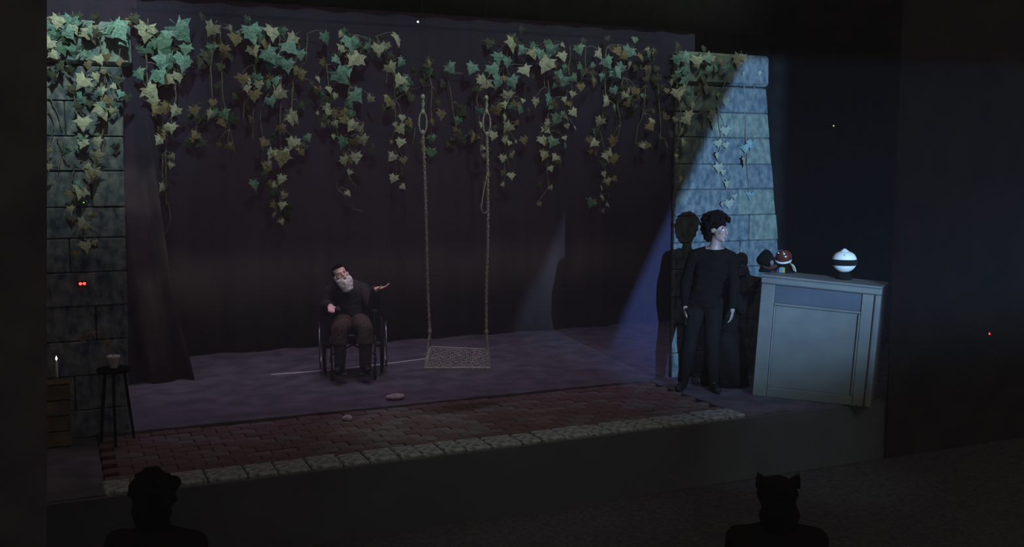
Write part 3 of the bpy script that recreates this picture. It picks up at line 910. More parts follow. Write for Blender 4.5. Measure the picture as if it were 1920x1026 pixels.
b = tube(BM(), spline([(0.06, -0.01, 0.115), (0.105, -0.02, 0.09), (0.135, -0.03, 0.03), (0.14, -0.035, 0.012)], 4), [0.022] * 6 + [0.026] * 7, 10)
obj('arm', b, 'black_jersey', pu, True)
b = tube(BM(), spline([(0.085, -0.035, 0.118), (0.115, -0.045, 0.085), (0.135, -0.052, 0.03)], 5), 0.009, 6)
obj('arm_stripe', b, 'yellow_cloth', pu, True)
b = tube(BM(), spline([(0.112, -0.035, 0.105), (0.14, -0.045, 0.07), (0.155, -0.05, 0.02)], 5), 0.006, 6)
obj('arm_stripe', b, 'white_gloss', pu, True)
b = tube(BM(), spline([(-0.05, -0.01, 0.10), (-0.10, -0.03, 0.066), (-0.165, -0.035, 0.055)], 4), [.024] * 9, 10)
obj('arm', b, 'brown_cloth', pu, True)
b = BM()
ball(b, (-0.183, -0.037, 0.066), (0.024, 0.018, 0.018), 10)
tube(b, [(-0.18, -0.04, 0.07), (-0.172, -0.044, 0.10)], [.008, .006], 6)
tube(b, [(-0.195, -0.04, 0.07), (-0.20, -0.044, 0.098)], [.007, .005], 6)
obj('hand', b, 'grey_cloth', pu, True)
# white puppet
# dark puppet shape added where a puppet's shadow falls, at the left end
g = on_booth(1434, 0.20)
pd = thing('puppet_shadow_form', 'dark pointed puppet form added for a shadow, left end of the booth top', 'puppet', g, FACE_RZ)
b = BM()
ball(b, (0, 0, 0.125), (0.090, 0.085, 0.072), 20)
for v in b.verts:
    if v.co.z > 0.13:
        k = (v.co.z - 0.13) / 0.067
        v.co.z += 0.03 * k * k
        v.co.x = v.co.x * (1 - .25 * k) + 0.012 * k
    if v.co.z < .10 and v.co.x > 0:
        v.co.x *= .8
obj('hair', b, 'hair_dark', pd, True)
b = BM()
ball(b, (0.072, -0.030, 0.098), (0.020, 0.035, 0.030), 12)
obj('face', b, 'grey_cloth', pd, True)
obj('coat', lathe(BM(), [(0.062, 0), (0.060, 0.02), (0.045, 0.06), (0.02, 0.075)], 16), 'black_cloth', pd, True)
obj('collar', torus(BM(), (0.012, -0.01, 0.052), (0.3, 0, 1), 0.046, 0.009, 20, 6), 'brown_cloth', pd, True)
g = on_booth(1582, 0.24)
pu = thing('white_puppet', 'round white puppet head with black mouth band, at the right of the booth top', 'puppet', g, FACE_RZ)
b = BM()
ball(b, (0, 0, 0.178), (0.118, 0.112, 0.110), 28)
for v in b.verts:
    if v.co.z > 0.25:
        v.co.z = 0.25 + (v.co.z - 0.25) * .8
obj('head', b, 'white_shell', pu, True)
b = lathe(BM(), [(0.060, 0.262), (0.036, 0.280), (0.016, 0.297), (0.0, 0.303)], 14)
obj('tuft', b, 'white_shell', pu, True)
b = lathe(BM(), [(0.104, 0.138), (0.1225, 0.143), (0.1235, 0.196), (0.108, 0.201)], 32, Matrix.Identity(4), 1, .95)
obj('mouth', b, 'velvet', pu, True)
b = BM()
ball(b, (0.012, -0.086, 0.238), (0.007, 0.006, 0.010), 8)
obj('nose', b, 'velvet', pu, True)
b = lathe(BM(), [(0.08, 0), (0.075, 0.03), (0.06, 0.06), (0.05, 0.09)], 16, Matrix.Identity(4), 1, .8)
obj('body', b, 'black_cloth', pu, True)


# ------------------------------------------------------------------ people
def evaluated(bm, voxel, smooth=3, extra=None):
    me = bpy.data.meshes.new('tmp')
    bmesh.ops.recalc_face_normals(bm, faces=bm.faces)
    bm.to_mesh(me)
    bm.free()
    o = bpy.data.objects.new('tmp', me)
    COL.objects.link(o)
    r = o.modifiers.new('r', 'REMESH')
    r.mode = 'VOXEL'
    r.voxel_size = voxel
    if smooth:
        s = o.modifiers.new('s', 'SMOOTH')
        s.factor = 0.5
        s.iterations = smooth
    bpy.context.view_layer.update()
    dg = bpy.context.evaluated_depsgraph_get()
    res = bpy.data.meshes.new_from_object(o.evaluated_get(dg))
    bpy.data.objects.remove(o)
    bpy.data.meshes.remove(me)
    res.polygons.foreach_set('use_smooth', [True] * len(res.polygons))
    return res


class Body:
    def __init__(self):
        self.bm = BM()
        self.seg = []

    def limb(self, t, a, b, ra, rb, rm=None):
        a, b = Vector(a), Vector(b)
        rm = rm or (ra + rb) / 2
        tube(self.bm, [a, a.lerp(b, .33), a.lerp(b, .66), b], [ra, (ra * .4 + rm * .6) * 1.0, (rm * .5 + rb * .5), rb], 12)
        ball(self.bm, a, ra, 12)
        ball(self.bm, b, rb, 12)
        self.seg.append((t, a, b, ra, rb))

    def lump(self, t, c, r, R=None, reg=True):
        ball(self.bm, c, r, 16, R)
        if reg:
            k = max(r) if isinstance(r, (tuple, list)) else r
            self.seg.append((t, Vector(c), Vector(c) + Vector((0, 0, .001)), k, k))

    def hand(self, wrist, d, n, curl=0.5, spread=0.12, thumb=1, k=1.0):
        """d along the fingers, n out of the palm, thumb = side (+1/-1) along d x n"""
        d, n = Vector(d).normalized(), Vector(n).normalized()
        s = d.cross(n).normalized()
        n = s.cross(d).normalized()
        w = Vector(wrist)
        R = Matrix((s, d, n)).transposed()
        c = w + d * 0.050 * k
        ball(self.bm, c, (0.040 * k, 0.054 * k, 0.016 * k), 14, R)
        self.seg.append(('hand', w + d * .015, w + d * 0.17 * k, 0.03, 0.03))
        self.limb_raw(w - d * .02, w + d * .03, 0.026, 0.028)
        for i, L in enumerate((0.070, 0.080, 0.074, 0.058)):
            off = thumb * (0.030 - 0.020 * i)
            dd = (d + s * off * spread * 25 * .12).normalized()
            p = w + d * 0.088 * k + s * off
            ang = 0.0
            for f, rr in ((.45, .0092), (.31, .0085), (.24, .0075)):
                ang += curl * (0.6 + 0.25 * i * .3)
                v = dd * math.cos(ang) + n * math.sin(ang)
                q = p + v * L * f * k
                self.limb_raw(p, q, rr * k, rr * .93 * k)
                p = q
        p = w + d * 0.028 * k + s * thumb * 0.030
        for f, a, rr in ((0.038, 0.9, .0115), (0.030, 0.6, .010), (0.024, 0.35, .0085)):
            v = (d * math.cos(a) + s * thumb * math.sin(a) + n * 0.35).normalized()
            q = p + v * f * k
            self.limb_raw(p, q, rr * k, rr * .92 * k)
            p = q

    def limb_raw(self, a, b, ra, rb):
        tube(self.bm, [a, b], [ra, rb], 8)
        ball(self.bm, a, ra, 8)
        ball(self.bm, b, rb, 8)

    def head(self, c, R, k=1.0):
        """face looks along R @ (0,-1,0)"""
        c = Vector(c)

        def T(x, y, z):
            return c + R @ Vector((x, y, z)) * k

        def e(p, r):
            ball(self.bm, T(*p), tuple(q * k for q in r), 16, R)
        e((0, .020, .032), (.075, .096, .086))
        e((0, -.030, -.030), (.061, .064, .086))
        e((0, -.042, -.076), (.044, .050, .038))
        e((0, -.083, -.100), (.019, .016, .016))
        for s in (-1, 1):
            e((s * .030, -.086, .026), (.026, .012, .008))
            e((s * .040, -.066, -.022), (.022, .022, .022))
            e((s * .078, .012, -.006), (.012, .024, .034))
            e((s * .011, -.104, -.026), (.009, .010, .008))
        tube(self.bm, [T(0, -.088, .024), T(0, -.104, 0), T(0, -.118, -.022)], [.009 * k, .011 * k, .012 * k], 8)
        ball(self.bm, T(0, -.114, -.024), .013 * k, 8)
        e((0, -.092, -.052), (.022, .010, .006))
        e((0, -.090, -.063), (.019, .011, .007))
        self.seg.append(('head', T(0, 0, -.07), T(0, 0, .06), .09, .09))
        self.hc, self.hR, self.hk = c, R, k

    def finish(self, name, label, cat, loc, rz, skin, voxel=0.0075, group=None):
        me = evaluated(self.bm, voxel)
        o = link(name, me, skin, None, loc)
        o.rotation_euler = (0, 0, rz)
        tag(o, label, cat, group)
        self.o, self.me = o, me
        n = len(me.vertices)
        co = np.empty(n * 3, 'f')
        me.vertices.foreach_get('co', co)
        self.co = co.reshape(n, 3)
        no = np.empty(n * 3, 'f')
        me.vertices.foreach_get('normal', no)
        self.no = no.reshape(n, 3)
        best = np.full(n, 1e9)
        self.tagid = np.zeros(n, int)
        names = []
        for t, a, b, ra, rb in self.seg:
            if t not in names:
                names.append(t)
            ab = np.array(b - a)
            L2 = max(float(ab @ ab), 1e-9)
            tt = np.clip(((self.co - np.array(a)) @ ab) / L2, 0, 1)
            d = np.linalg.norm(self.co - (np.array(a) + tt[:, None] * ab), axis=1) / (ra + (rb - ra) * tt)
            m_ = d < best
            best[m_] = d[m_]
            self.tagid[m_] = names.index(t)
        self.names = names
        fv = np.empty(len(me.loops), 'i')
        me.loops.foreach_get('vertex_index', fv)
        self.quads = fv.reshape(-1, 4) if len(me.loops) == 4 * len(me.polygons) else None
        return o

    def cloth(self, name, m, tags, off, label=None, wob=0.006, freq=9.0, cond=None):
        ids = [self.names.index(t) for t in tags if t in self.names]
        sel = np.isin(self.tagid, ids)
        if cond is not None:
            sel &= cond(self.co)
        fs = [tuple(p.vertices) for p in self.me.polygons if all(sel[v] for v in p.vertices)]
        used = sorted({v for f in fs for v in f})
        mp = {v: i for i, v in enumerate(used)}
        bm = BM()
        vs = []
        for v in used:
            p, n_ = Vector(self.co[v]), Vector(self.no[v])
            w = noise.noise(Vector((p.x * freq, p.y * freq, p.z * freq * .6))) * wob
            vs.append(bm.verts.new(p + n_ * (off + w)))
        for f in fs:
            try:
                bm.faces.new([vs[mp[v]] for v in f])
            except ValueError:
                pass
        bm.normal_update()
        be = [e for e in bm.edges if e.is_boundary]
        ret = bmesh.ops.extrude_edge_only(bm, edges=be)
        inv = {i: used[i] for i in range(len(used))}
        bm.verts.index_update()
        for v in ret['geom']:
            if isinstance(v, bmesh.types.BMVert):
                # hem turns in to the body
                src = min((e.other_vert(v) for e in v.link_edges), key=lambda q: (q.co - v.co).length)
                i = src.index
                if i < len(used):
                    v.co = Vector(self.co[used[i]]) - Vector(self.no[used[i]]) * 0.004
        me = bpy.data.meshes.new(name)
        bm.to_mesh(me)
        bm.free()
        me.polygons.foreach_set('use_smooth', [True] * len(me.polygons))
        o = link(name, me, m, self.o)
        if label:
            o['label'] = label
        return o

    def eyes(self):
        for s in (-1, 1):
            b = BM()
            ball(b, self.hc + self.hR @ Vector((s * .030, -.078, .008)) * self.hk, 0.0135 * self.hk, 12)
            e = obj('eye_or_highlight', b, 'eye_white', self.o, True)
            b = BM()
            ball(b, self.hc + self.hR @ Vector((s * .030, -.0885, .008)) * self.hk, (.006, .004, .006), 8, self.hR)
            obj('iris', b, 'iris', e, True)
        b = BM()
        ball(b, self.hc + self.hR @ Vector((0, -.100, -.054)) * self.hk, (.020, .006, .005), 10, self.hR)
        ball(b, self.hc + self.hR @ Vector((0, -.099, -.063)) * self.hk, (.017, .006, .006), 10, self.hR)
        obj('lips', b, 'lip', self.o, True)

    def hair(self, m, balls, voxel=0.009, name='hair'):
        b = BM()
        for p, r in balls:
            ball(b, self.hc + self.hR @ Vector(p) * self.hk, r, 8, self.hR if isinstance(r, tuple) else None)
        me = evaluated(b, voxel, 1)
        me.name = name
        return link(name, me, m, self.o)

    def torso(self, pel, chest, neck, shl, shr, scale=1.0):
        """pelvis, chest centre, neck base and both shoulders"""
        pel, chest, neck, shl, shr = map(Vector, (pel, chest, neck, shl, shr))
        up = (chest - pel).normalized()
        x = (shr - shl).normalized()
        y = up.cross(x).normalized()
        x = y.cross(up).normalized()
        R = Matrix((x, y, up)).transposed()
        L = (chest - pel).length
        self.lump('pelvis', pel, (.165 * scale, .115 * scale, .115), R)
        for f, a, b_ in ((.3, .150, .108), (.55, .150, .110), (.8, .165, .118)):
            self.lump('torso', pel + up * L * f, (a * scale, b_ * scale, .12), R)
        self.lump('torso', chest, (.172 * scale, .122 * scale, .15), R)
        self.limb('torso', shl, chest + up * 0.10, .062, .085)
        self.limb('torso', shr, chest + up * 0.10, .062, .085)
        self.limb('torso', chest, neck, .10, .062)


def facing(px, py):
    g = ground(px, py)
    return g, -math.atan2(g.x, g.y)


def Rot(yaw, pitch, roll):
    return (Matrix.Rotation(math.radians(yaw), 3, 'Z') @ Matrix.Rotation(math.radians(pitch), 3, 'X') @ Matrix.Rotation(math.radians(roll), 3, 'Y'))


# --- the standing man, head turned to the booth
g, rz = facing(1310, 731)
B_ = Body()
pel, chest, neck = (.045, 0, .93), (.105, .01, 1.27), (.135, .005, 1.475)
shl, shr = (-.065, .01, 1.375), (.290, .02, 1.360)
B_.torso(pel, chest, neck, shl, shr, .98)
B_.limb('neck', neck, (.150, -.005, 1.57), .056, .054)
B_.limb('torso', (.135, .02, 1.455), shl, .050, .058)
B_.limb('torso', (.135, .02, 1.455), shr, .050, .058)
B_.head((.158, -.015, 1.652), Rot(58, 6, 4))
for (t, sh, el, wr) in (('l', shl, (-.155, .03, 1.11), (-.150, -.03, .875)), ('r', shr, (.345, .04, 1.10), (.318, -.03, .865))):
    B_.limb('arm', sh, el, .056, .042, .052)
    B_.limb('arm', el, wr, .043, .029, .043)
B_.hand((-.150, -.03, .872), (.02, -.12, -1), (1, .3, 0), .45, thumb=1)
B_.hand((.318, -.03, .862), (-.03, -.12, -1), (-1, .3, 0), .45, thumb=-1)
for s, kn, an in ((-1, (-.105, -.02, .50), (-.158, .03, .085)), (1, (.125, -.02, .50), (.142, .02, .085))):
    hip = (.045 + s * .085, 0, .90)
    B_.limb('leg', hip, kn, .092, .060, .085)
    B_.limb('leg', kn, an, .060, .042, .062)
    tx = an[0] + s * .045
    B_.limb('foot', (an[0], an[1] + .03, .042), (tx, -.155, .034), .040, .033)
B_.finish('person', 'person in black standing in the blue light, dark tousled hair, looking towards the booth', 'person', g, rz, 'skin', .0072)
B_.eyes()
B_.cloth('jumper', 'black_cloth', ('torso', 'arm', 'pelvis'), .014, 'black long-sleeved jumper', .010, cond=lambda c: (c[:, 2] > .86) & ((c[:, 2] < 1.452) | (np.abs(c[:, 0] - .135) > .09)))
B_.cloth('trousers', 'black_jersey', ('pelvis', 'leg'), .013, 'loose black trousers', .010, cond=lambda c: c[:, 2] < .96)
for c_ in (lambda c: c[:, 0] < 0, lambda c: c[:, 0] > 0):
    B_.cloth('shoe', 'shoe', ('foot',), .006, None, .001, cond=c_)
rh = random.Random(4)
balls = [((0, .04, .055), (.108, .122, .098)), ((0, .09, -.04), (.092, .060, .105))]
for _ in range(330):
    th, ph = rh.uniform(0, 2 * PI), rh.uniform(-.95, PI / 2)
    d = Vector((math.cos(ph) * math.cos(th), math.cos(ph) * math.sin(th), math.sin(ph)))
    if d.y < -.55 and d.z < .36:
        continue
    if d.y < -.1 and d.z < -.1:
        continue
    if d.z < -.75:
        continue
    k = rh.uniform(.97, 1.16)
    balls.append(((d.x * .122 * k, .03 + d.y * .138 * k, .035 + d.z * .125 * k), rh.uniform(.014, .026)))
B_.hair('hair_dark', balls, .008)

# --- kneeling figure added to fill the dark mass between man and booth
g, rz = facing(1370, 722)
B_ = Body()
pel, chest, neck = (-.05, 0, .52), (-.03, -.02, .86), (-.02, -.02, 1.06)
shl, shr = (-.04, .15, 1.00), (-.01, -.17, 1.00)
B_.torso(pel, chest, neck, shl, shr, .98)
B_.limb('neck', neck, (-.01, -.01, 1.14), .056, .054)
B_.head((.004, 0, 1.245), Rot(85, -12, 0))
B_.limb('arm', shr, (.10, -.18, .83), .056, .042, .052)
B_.limb('arm', (.10, -.18, .83), (.20, -.10, 1.02), .043, .029, .043)
B_.hand((.20, -.10, 1.02), (.4, .2, 1), (.9, 0, -.4), .6, thumb=1)
B_.limb('arm', shl, (.09, .17, .82), .056, .042, .052)
B_.limb('arm', (.09, .17, .82), (.19, .10, .98), .043, .029, .043)
B_.hand((.19, .10, .98), (.4, .0, 1), (.9, 0, -.4), .6, thumb=-1)
for s in (-1, 1):
    hip, kn, an = (-.05, s * .085, .50), (.06, s * .11, .075), (-.30, s * .10, .06)
    B_.limb('leg', hip, kn, .092, .062, .085)
    B_.limb('leg', kn, an, .060, .042, .062)
    B_.limb('foot', an, (-.36, s * .10, .14), .040, .030) if False else B_.limb('foot', an, (-.37, s * .10, .045), .040, .034)
B_.finish('person', 'hooded kneeling figure in black, added to make the dark mass left of the booth', 'person', g, rz, 'skin', .0085)
B_.eyes()
B_.cloth('tunic', 'black_cloth', ('torso', 'arm', 'pelvis'), .016, 'black tunic', .010)
B_.cloth('trousers', 'black_jersey', ('pelvis', 'leg'), .012, 'black trousers', .008, cond=lambda c: c[:, 2] < .60)
for c_ in (lambda c: c[:, 1] < 0, lambda c: c[:, 1] > 0):
    B_.cloth('shoe', 'shoe', ('foot',), .005, None, .001, cond=c_)
B_.cloth('gloves', 'black_jersey', ('hand',), .003, 'black gloves', .0)
B_.cloth('hood', 'black_cloth', ('head', 'neck'), .014, 'black hood covering the whole head', .006)
b = BM()
lathe(b, [(.25, 0.004), (.235, .25), (.19, .55), (.165, .60), (.175, .55), (.22, .25), (.235, 0.004)], 28, Matrix.Translation((-.06, 0, 0)), .95, .75)
for v in b.verts:
    a_ = math.atan2(v.co.y, v.co.x + .06)
    v.co *= Vector((1, 1, 1)).x
    k = 1 + .05 * math.sin(9 * a_) * (1 - v.co.z)
    v.co.x = (v.co.x + .06) * k - .06
    v.co.y *= k
obj('skirt', b, 'black_cloth', B_.o, True)

# --- the old man in the wheelchair
WG, WRZ = facing(663, 700)
wc = thing('wheelchair', 'dark wheelchair with thin metal wheels under the bearded person', 'wheelchair', WG, WRZ)
for s in (-1, 1):
    x = s * .315
    w = torus(BM(), (x, .06, .31), (1, 0, 0), .295, .015, 40, 8)
    tyre = obj('wheel', w, 'tyre', wc, True)
    obj('rim', torus(BM(), (x, .06, .31), (1, 0, 0), .272, .010, 40, 6), 'chrome', tyre, True)
    obj('push_rim', torus(BM(), (x + s * .045, .06, .31), (1, 0, 0), .255, .009, 40, 6), 'chrome', wc, True)
    sp = BM()
    for k in range(14):
        a = 2 * PI * k / 14
        tube(sp, [(x - s * .015, .06 + .03 * math.cos(a + .5), .31 + .03 * math.sin(a + .5)), (x, .06 + .268 * math.cos(a), .31 + .268 * math.sin(a))], .0025, 4)
    sp_o = obj('spokes', sp, 'chrome', tyre)
    hb = BM()
    tube(hb, [(x - s * .06, .06, .31), (x + s * .03, .06, .31)], .032, 12)
    obj('hub', hb, 'black_metal', tyre)
    c = torus(BM(), (s * .23, -.36, .075), (1, 0, 0), .060, .014, 20, 8)
    cs = obj('caster', c, 'tyre', wc, True)
    fk = tube(BM(), [(s * .23, -.36, .075), (s * .23, -.33, .16), (s * .23, -.33, .24)], .012, 6)
    obj('caster_fork', fk, 'black_metal', cs)
    fr = BM()
    tube(fr, [(s * .24, .22, .93), (s * .24, .20, .48), (s * .24, .18, .20), (s * .24, -.33, .20), (s * .24, -.36, .45), (s * .24, .20, .45)], .012, 8)
    tube(fr, [(s * .24, .20, .70), (s * .24, -.18, .70), (s * .24, -.20, .45)], .011, 8)
    tube(fr, [(s * .24, .06, .31), (s * .315, .06, .31)], .014, 8)
    obj('side_frame', fr, 'black_metal', wc, True)
    obj('armrest', box(BM(), s * .24 - .028, s * .24 + .028, -.20, .14, .70, .735, .01), 'vinyl', wc)
    hd = tube(BM(), [(s * .24, .22, .92), (s * .24, .33, .925)], .016, 8)
    obj('handle', hd, 'vinyl', wc, True)
    lg = tube(BM(), [(s * .20, -.36, .42), (s * .17, -.46, .12)], .011, 8)
    fo = obj('leg_rest', lg, 'black_metal', wc, True)
    obj('footplate', box(BM(), s * .13 - .065, s * .13 + .065, -.56, -.42, .095, .108, .004), 'black_metal', fo)
obj('seat', box(BM(), -.225, .225, -.26, .20, .445, .475, .01), 'vinyl', wc)
obj('backrest', box(BM(), -.225, .225, .19, .215, .50, .90, .01), 'vinyl', wc)
cb = BM()
tube(cb, [(-.24, -.05, .22), (.24, -.05, .44)], .010, 6)
tube(cb, [(.24, -.07, .22), (-.24, -.07, .44)], .010, 6)
obj('cross_brace', cb, 'black_metal', wc)

B_ = Body()
pel, chest, neck = (-.01, .05, .585), (-.05, .05, .87), (-.085, .01, 1.01)
shl, shr = (-.235, .03, .905), (.115, .06, .93)
B_.torso(pel, chest, neck, shl, shr, .98)
B_.limb('neck', neck, (-.10, -.03, 1.04), .055, .054)
B_.head((-.120, -.075, 1.105), Rot(-4, -14, -22) if False else Rot(10, -16, -20))
B_.limb('arm', shr, (.215, -.07, .735), .056, .043, .052)
B_.limb('arm', (.215, -.07, .735), (.255, -.18, .945), .043, .030, .043)
B_.hand((.256, -.185, .955), (.88, -.25, .25), (-.2, 0, 1), .28, thumb=1)
B_.limb('arm', shl, (-.29, -.02, .70), .056, .043, .052)
B_.limb('arm', (-.29, -.02, .77), (-.235, -.19, .785), .043, .030, .043)
B_.hand((-.235, -.19, .785), (.1, -1, -.15), (0, -.1, -1), .35, thumb=1)
for s, kx, ax in ((-1, -.145, -.14), (1, .13, .12)):
    hip, kn, an = (-.01 + s * .085, .0, .57), (kx, -.40, .555), (ax, -.47, .175)
    B_.limb('leg', hip, kn, .088, .060, .082)
    B_.limb('leg', kn, an, .060, .042, .060)
    B_.limb('foot', (ax, -.44, .155), (ax + s * .03, -.62, .150), .040, .033)
B_.finish('person', 'person with bushy white beard seated in the wheelchair, head tilted back, one palm raised', 'person', WG, WRZ, 'skin_old', .0072)
B_.eyes()
B_.cloth('coat', 'dark_wool', ('torso', 'arm', 'pelvis'), .020, 'heavy dark coat', .010)
B_.cloth('trousers', 'dark_wool', ('pelvis', 'leg'), .014, 'dark trousers', .008, cond=lambda c: c[:, 1] < -.02)
for c_ in (lambda c: c[:, 0] < 0, lambda c: c[:, 0] > 0):
    B_.cloth('shoe', 'shoe', ('foot',), .006, None, .001, cond=c_)
rh = random.Random(9)
balls = []
for _ in range(170):
    a, t = rh.uniform(-1.25, 1.25), rh.random()
    wd = .066 + .018 * math.sin(PI * min(1, t * 1.2))
    y = -.028 - .075 * math.cos(a) * (1 - .25 * t)
    z = -.052 - .125 * t
    if abs(a) < .35 and z > -.072:
        continue
    balls.append(((math.sin(a) * wd * (1 - .30 * t), y, z - .02 * (1 - abs(a))), rh.uniform(.015, .025)))
for s in (-1, 1):
    for k in range(7):
        balls.append(((s * (.008 + .008 * k), -.108 + .004 * k, -.042 - .004 * k), .011))
    for k in range(5):
        balls.append(((s * .070, -.02 + .004 * k, -.005 - .013 * k), .016))
B_.hair('white_beard', balls, .0075, 'beard')
balls = [((0, .040, .058), (.082, .096, .076)), ((0, -.005, .092), (.066, .078, .036)), ((0, .085, -.02), (.078, .04, .075))]
for s in (-1, 1):
    balls += [((s * .074, .0, .03), (.014, .03, .03)), ((s * .078, .035, -.01), (.014, .03, .04))]
B_.hair('hair_dark', balls, .009, 'cap')
# lap blanket of dark tweed over the thighs
B_.cloth('lap_blanket', 'tweed', ('leg', 'pelvis'), .028, 'dull brown blanket over the thighs', .012, cond=lambda c: (c[:, 2] > .40) & (c[:, 1] < -.05))

# --- two people of the audience, seen from behind as dark heads
for (px, py, zt, lab, ears) in ((294, 884, .74, 'person of the audience seen from behind as a dark round head at left', False),
                                (1457, 892, .70, 'person of the audience at right, dark head with two pointed ears on top', True)):
    g = ground(px, py, zt)
    g.z = FZ
    d_ = Vector((2.2, 9.0, 0)) - Vector((g.x, g.y, 0)) if not ears else Vector((6, 9, 0)) - Vector((g.x, g.y, 0))
    rz = math.atan2(d_.x, -d_.y) if False else -math.atan2(d_.x, d_.y) + PI
    B_ = Body()
    hz_ = zt - FZ - .118
    B_.torso((0, .02, .56), (0, .04, .86), (0, .03, 1.03), (-.19, .04, .95), (.19, .04, .95))
    B_.limb('neck', (0, .03, 1.03), (0, .02, 1.13), .056, .054)
    B_.head((0, 0, hz_), Rot(0, 4, 0))
    for s in (-1, 1):
        B_.limb('arm', (s * .19, .04, .95), (s * .24, .02, .68), .055, .042, .05)
        B_.limb('arm', (s * .24, .02, .68), (s * .14, -.22, .62), .042, .029, .04)
        B_.hand((s * .14, -.22, .62), (-s * .3, -1, -.1), (0, 0, -1), .3, thumb=-s)
        B_.limb('leg', (s * .085, 0, .545), (s * .12, -.42, .53), .085, .06, .08)
        B_.limb('leg', (s * .12, -.42, .53), (s * .12, -.42, .09), .06, .042, .06)
        B_.limb('foot', (s * .12, -.40, .045), (s * .13, -.56, .036), .04, .033)
    B_.finish('person', lab, 'person', g, rz, 'skin', .011)
    B_.eyes()
    B_.cloth('top', 'black_jersey', ('torso', 'arm', 'pelvis'), .014, None, .006)
    B_.cloth('trousers', 'black_jersey', ('pelvis', 'leg'), .012, None, .006, cond=lambda c: c[:, 1] < 0)
    for c_ in (lambda c: c[:, 0] < 0, lambda c: c[:, 0] > 0):
        B_.cloth('shoe', 'shoe', ('foot',), .005, None, .001, cond=c_)
    rh = random.Random(3 + ears)
    balls = [((0, .03, .03), (.112, .118, .100)), ((0, .085, -.07), (.110, .06, .12))]
    if not ears:
        for _ in range(60):
            th, ph = rh.uniform(0, PI), rh.uniform(-.6, PI / 2)
            balls.append(((math.cos(ph) * math.cos(th) * .122, .02 + math.cos(ph) * math.sin(th) * .12, .03 + math.sin(ph) * .10), .022))
    B_.hair('hair_dark', balls, .011)
    if ears:
        for s in (-1, 1):
            b = BM()
            M = Matrix.Translation(B_.hc + Vector((s * .075, .03, .075))) @ Matrix.Rotation(s * .42, 4, 'Y')
            lathe(b, [(.038, 0), (.034, .02), (.018, .05), (0, .075)], 10, M, 1, .45)
            obj('ear_shape', b, 'black_jersey', B_.o, True)
    st = thing('audience_seat', 'dark seat under the round head at left' if not ears else 'dark seat under the head with pointed ears', 'chair', g, rz)
    obj('seat', box(BM(), -.23, .23, -.27, .22, .39, .445, .02), 'vinyl', st)
    obj('backrest', box(BM(), -.23, .23, .205, .255, .45, .84, .02), 'vinyl', st)
    for s in (-1, 1):
        for y in (-.24, .22):
            obj('leg', box(BM(), s * .20 - .015, s * .20 + .015, y - .015, y + .015, 0, .39), 'black_metal', st)

# ------------------------------------------------------------------ props by the left pier
g = at(214, 700, 8.86)
g.z = 0
pz = at(214, 690, 8.86).z
st = thing('stool', 'dark wooden stool in front of the left stone pier', 'stool', g)
obj('seat', lathe(BM(), [(.13, pz - .03), (.135, pz - .02), (.135, pz - .004), (.13, pz)], 20), 'black_jersey', st)
for k in range(3):
    a = 2 * PI * k / 3 + .4
    obj('leg', tube(BM(), [(.15 * math.cos(a), .15 * math.sin(a), 0), (.085 * math.cos(a), .085 * math.sin(a), pz - .03)], .014, 6), 'black_jersey', st)
pl = thing('potted_plant', 'small pale pot with one drooping sprig, on the dark stool', 'plant', (g.x, g.y, pz))
k = 1 / 223.0
obj('pot', lathe(BM(), [(.026, 0), (.030, .004), (.046, .085), (.052, .09), (.052, .104), (.044, .104), (.040, .09), (0, .088)], 18), 'pot_glaze', pl, True)
q = [(0, 0, .09), (-.03, -.01, .20), (-.10, -.02, .30), (-.17, -.02, .31), (-.22, -.03, .26)]
obj('stem', tube(BM(), spline(q, 5), .004, 5), 'stem', pl)
for (x, z, s, rt_) in ((-.04, .22, .06, .5), (-.08, .28, .05, -.4), (-.14, .32, .06, .8), (-.19, .30, .05, -.5), (-.22, .25, .05, .2), (-.01, .18, .05, 1.0)):
    o = link('leaf', rl.choice(LEAF['B']), None, pl, (x, -.025, z))
    o.scale = (s, s, s)
    o.rotation_euler = (rl.uniform(-.3, .3), rl.uniform(-.5, .5), rt_)
g = at(98, 720, 8.98)
g.z = 0
ct = at(98, 716, 8.98).z
cr = thing('wooden_crate', 'old wooden crate at the far left in front of the stone pier', 'crate', g)
for zi in range(4):
    z0 = 0.01 + zi * (ct - .02) / 4
    z1 = z0 + (ct - .02) / 4 - .012
    for y in (-.09, .075):
        obj('slat', box(BM(), -.09, .13, y, y + .015, z0, z1, .002), 'old_wood', cr)
for xx in (-.09, .115):
    obj('end_panel', box(BM(), xx, xx + .015, -.073, .073, 0, ct - .012, .002), 'old_wood', cr)
for yi in range(3):
    obj('slat', box(BM(), -.09, .13, -.09 + yi * .061, -.09 + yi * .061 + .056, ct - .012, ct, .002), 'old_wood', cr)
cn = thing('candlestick', 'thin pale candle in a small holder on the old crate', 'candlestick', (at(107, 700, 8.95).x, g.y - .03, ct))
hh = at(107, 672, 8.95).z - ct
obj('holder', lathe(BM(), [(.035, 0), (.037, .006), (.012, .014), (.012, .035), (.018, .04), (0, .04)], 14), 'old_wood', cn, True)
obj('candle', lathe(BM(), [(.008, .036), (.0078, hh - .03), (.005, hh - .02), (0, hh - .018)], 10), 'wax', cn, True)
fl = BM()
lathe(fl, [(0, hh - .018), (.008, hh - .006), (.006, hh + .006), (0, hh + .022)], 8)
obj('flame', fl, 'white_led', cn, True)


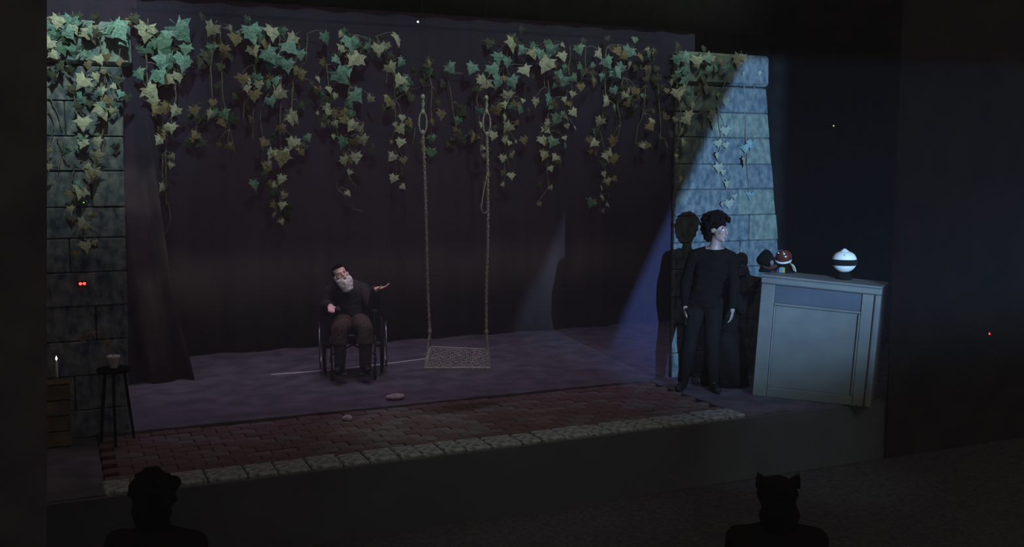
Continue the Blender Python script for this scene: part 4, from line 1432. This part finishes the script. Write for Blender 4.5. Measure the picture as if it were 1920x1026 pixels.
# ------------------------------------------------------------------ small indicator lamps
def indicator(label, p, m, size, n=1, gap=0.0, deep=0.03):
    t = thing('indicator_box', label, 'indicator', p)
    w = size * 1.6 + gap * .5
    obj('housing', box(BM(), -w, w, 0.0, deep, -size * 1.6, size * 1.6, .003), 'black_jersey', t)
    for i in range(n):
        b = BM()
        ball(b, ((i - (n - 1) / 2) * gap, -.001, 0), (size, size * .6, size), 10)
        obj('light', b, m, t, True)
    return t


p = at(154.5, 532, PY - .03)
indicator('small black box with two red lights low on the left stone pier', p, 'red_led', .0125, 2, .030)
p = at(157, 380, PY - .03)
indicator('tiny black box with a green light among the ivy on the left stone pier', p, 'green_led', .006)
p = at(1855, 626, 7.35)
indicator('black box with a red light on the dark wall at far right', Vector((p.x, 7.35, p.z)), 'red_led', .010)
p = at(1563, 236, 9.62)
indicator('tiny amber light high on the dark drape above the booth', p, 'amber_led', .0085, deep=.14)
p = at(783.5, 41, PY + .22)
indicator('tiny white light on the dark batten above the swing', p, 'white_led', .010)

# ------------------------------------------------------------------ the follow spot's lantern and its shutter blade
aim = (at(1490, 430, 8.6) - LAMP).normalized()
A_, Bp = at(1398, 100, PY), at(1127, 700, PY)
bd = 0.5
e1, e2 = LAMP + (A_ - LAMP).normalized() * bd, LAMP + (Bp - LAMP).normalized() * bd
ed = (e1 - e2).normalized()
out = aim.cross(ed).normalized()
if out.x > 0:
    out = -out
c0 = (e1 + e2) / 2
ln = thing('follow_spot_lantern', 'black stage lantern right of the frame, with shutter blades added to shape its beam', 'lantern', LAMP)


def blade(e1, e2, away):
    """thin metal shutter whose straight edge runs e1-e2 and which covers the side 'away'"""
    ed = (e1 - e2).normalized()
    out = aim.cross(ed).normalized()
    if out.dot(away) < 0:
        out = -out
    c = (e1 + e2) / 2
    wd_ = (e1 - LAMP).length * .75
    cs = [c + ed * wd_, c - ed * wd_, c - ed * wd_ + out * wd_, c + ed * wd_ + out * wd_]
    b = BM()
    f_ = [b.verts.new(v - LAMP) for v in cs]
    k_ = [b.verts.new(v - LAMP + aim * .002) for v in cs]
    b.faces.new(f_)
    b.faces.new(k_[::-1])
    for i in range(4):
        b.faces.new((f_[i], k_[i], k_[(i + 1) % 4], f_[(i + 1) % 4]))
    obj('shutter', b, 'black_metal', ln)


def cut(p, dist):
    return LAMP + (p - LAMP).normalized() * dist


blade(e1, e2, Vector((-1, 0, 0)))
rt1, rt2 = at(1657, 480, 7.25), at(1648, 740, 7.25)
blade(cut(rt1, .45), cut(rt2, .45), Vector((1, 0, 0)))  # added blade, keeps the beam off the right wall
bt1, bt2 = Vector((5.0, 7.65, 0.05)), Vector((7.0, 7.65, 0.50))
blade(cut(bt1, .055), cut(bt2, .055), Vector((0, 0, -1)))  # added slanted blade, fades the beam down the booth front
tp1, tp2 = at(1300, 100, PY), at(1438, 106, PY)
blade(cut(tp1, .4), cut(tp2, .4), Vector((0, 0, 1)))  # added blade, keeps the beam off the drape above the pier
R = aim.to_track_quat('Z', 'Y').to_matrix().to_4x4()
obj('housing', lathe(BM(), [(.02, -.5), (.10, -.48), (.10, -.06), (.02, -.055)], 16, R), 'black_metal', ln, True)
b = BM()
tube(b, [(0, 0, FZ - LAMP.z), -aim * .28 + Vector((0, 0, -.1))], .025, 8)
obj('stand', b, 'black_metal', ln)
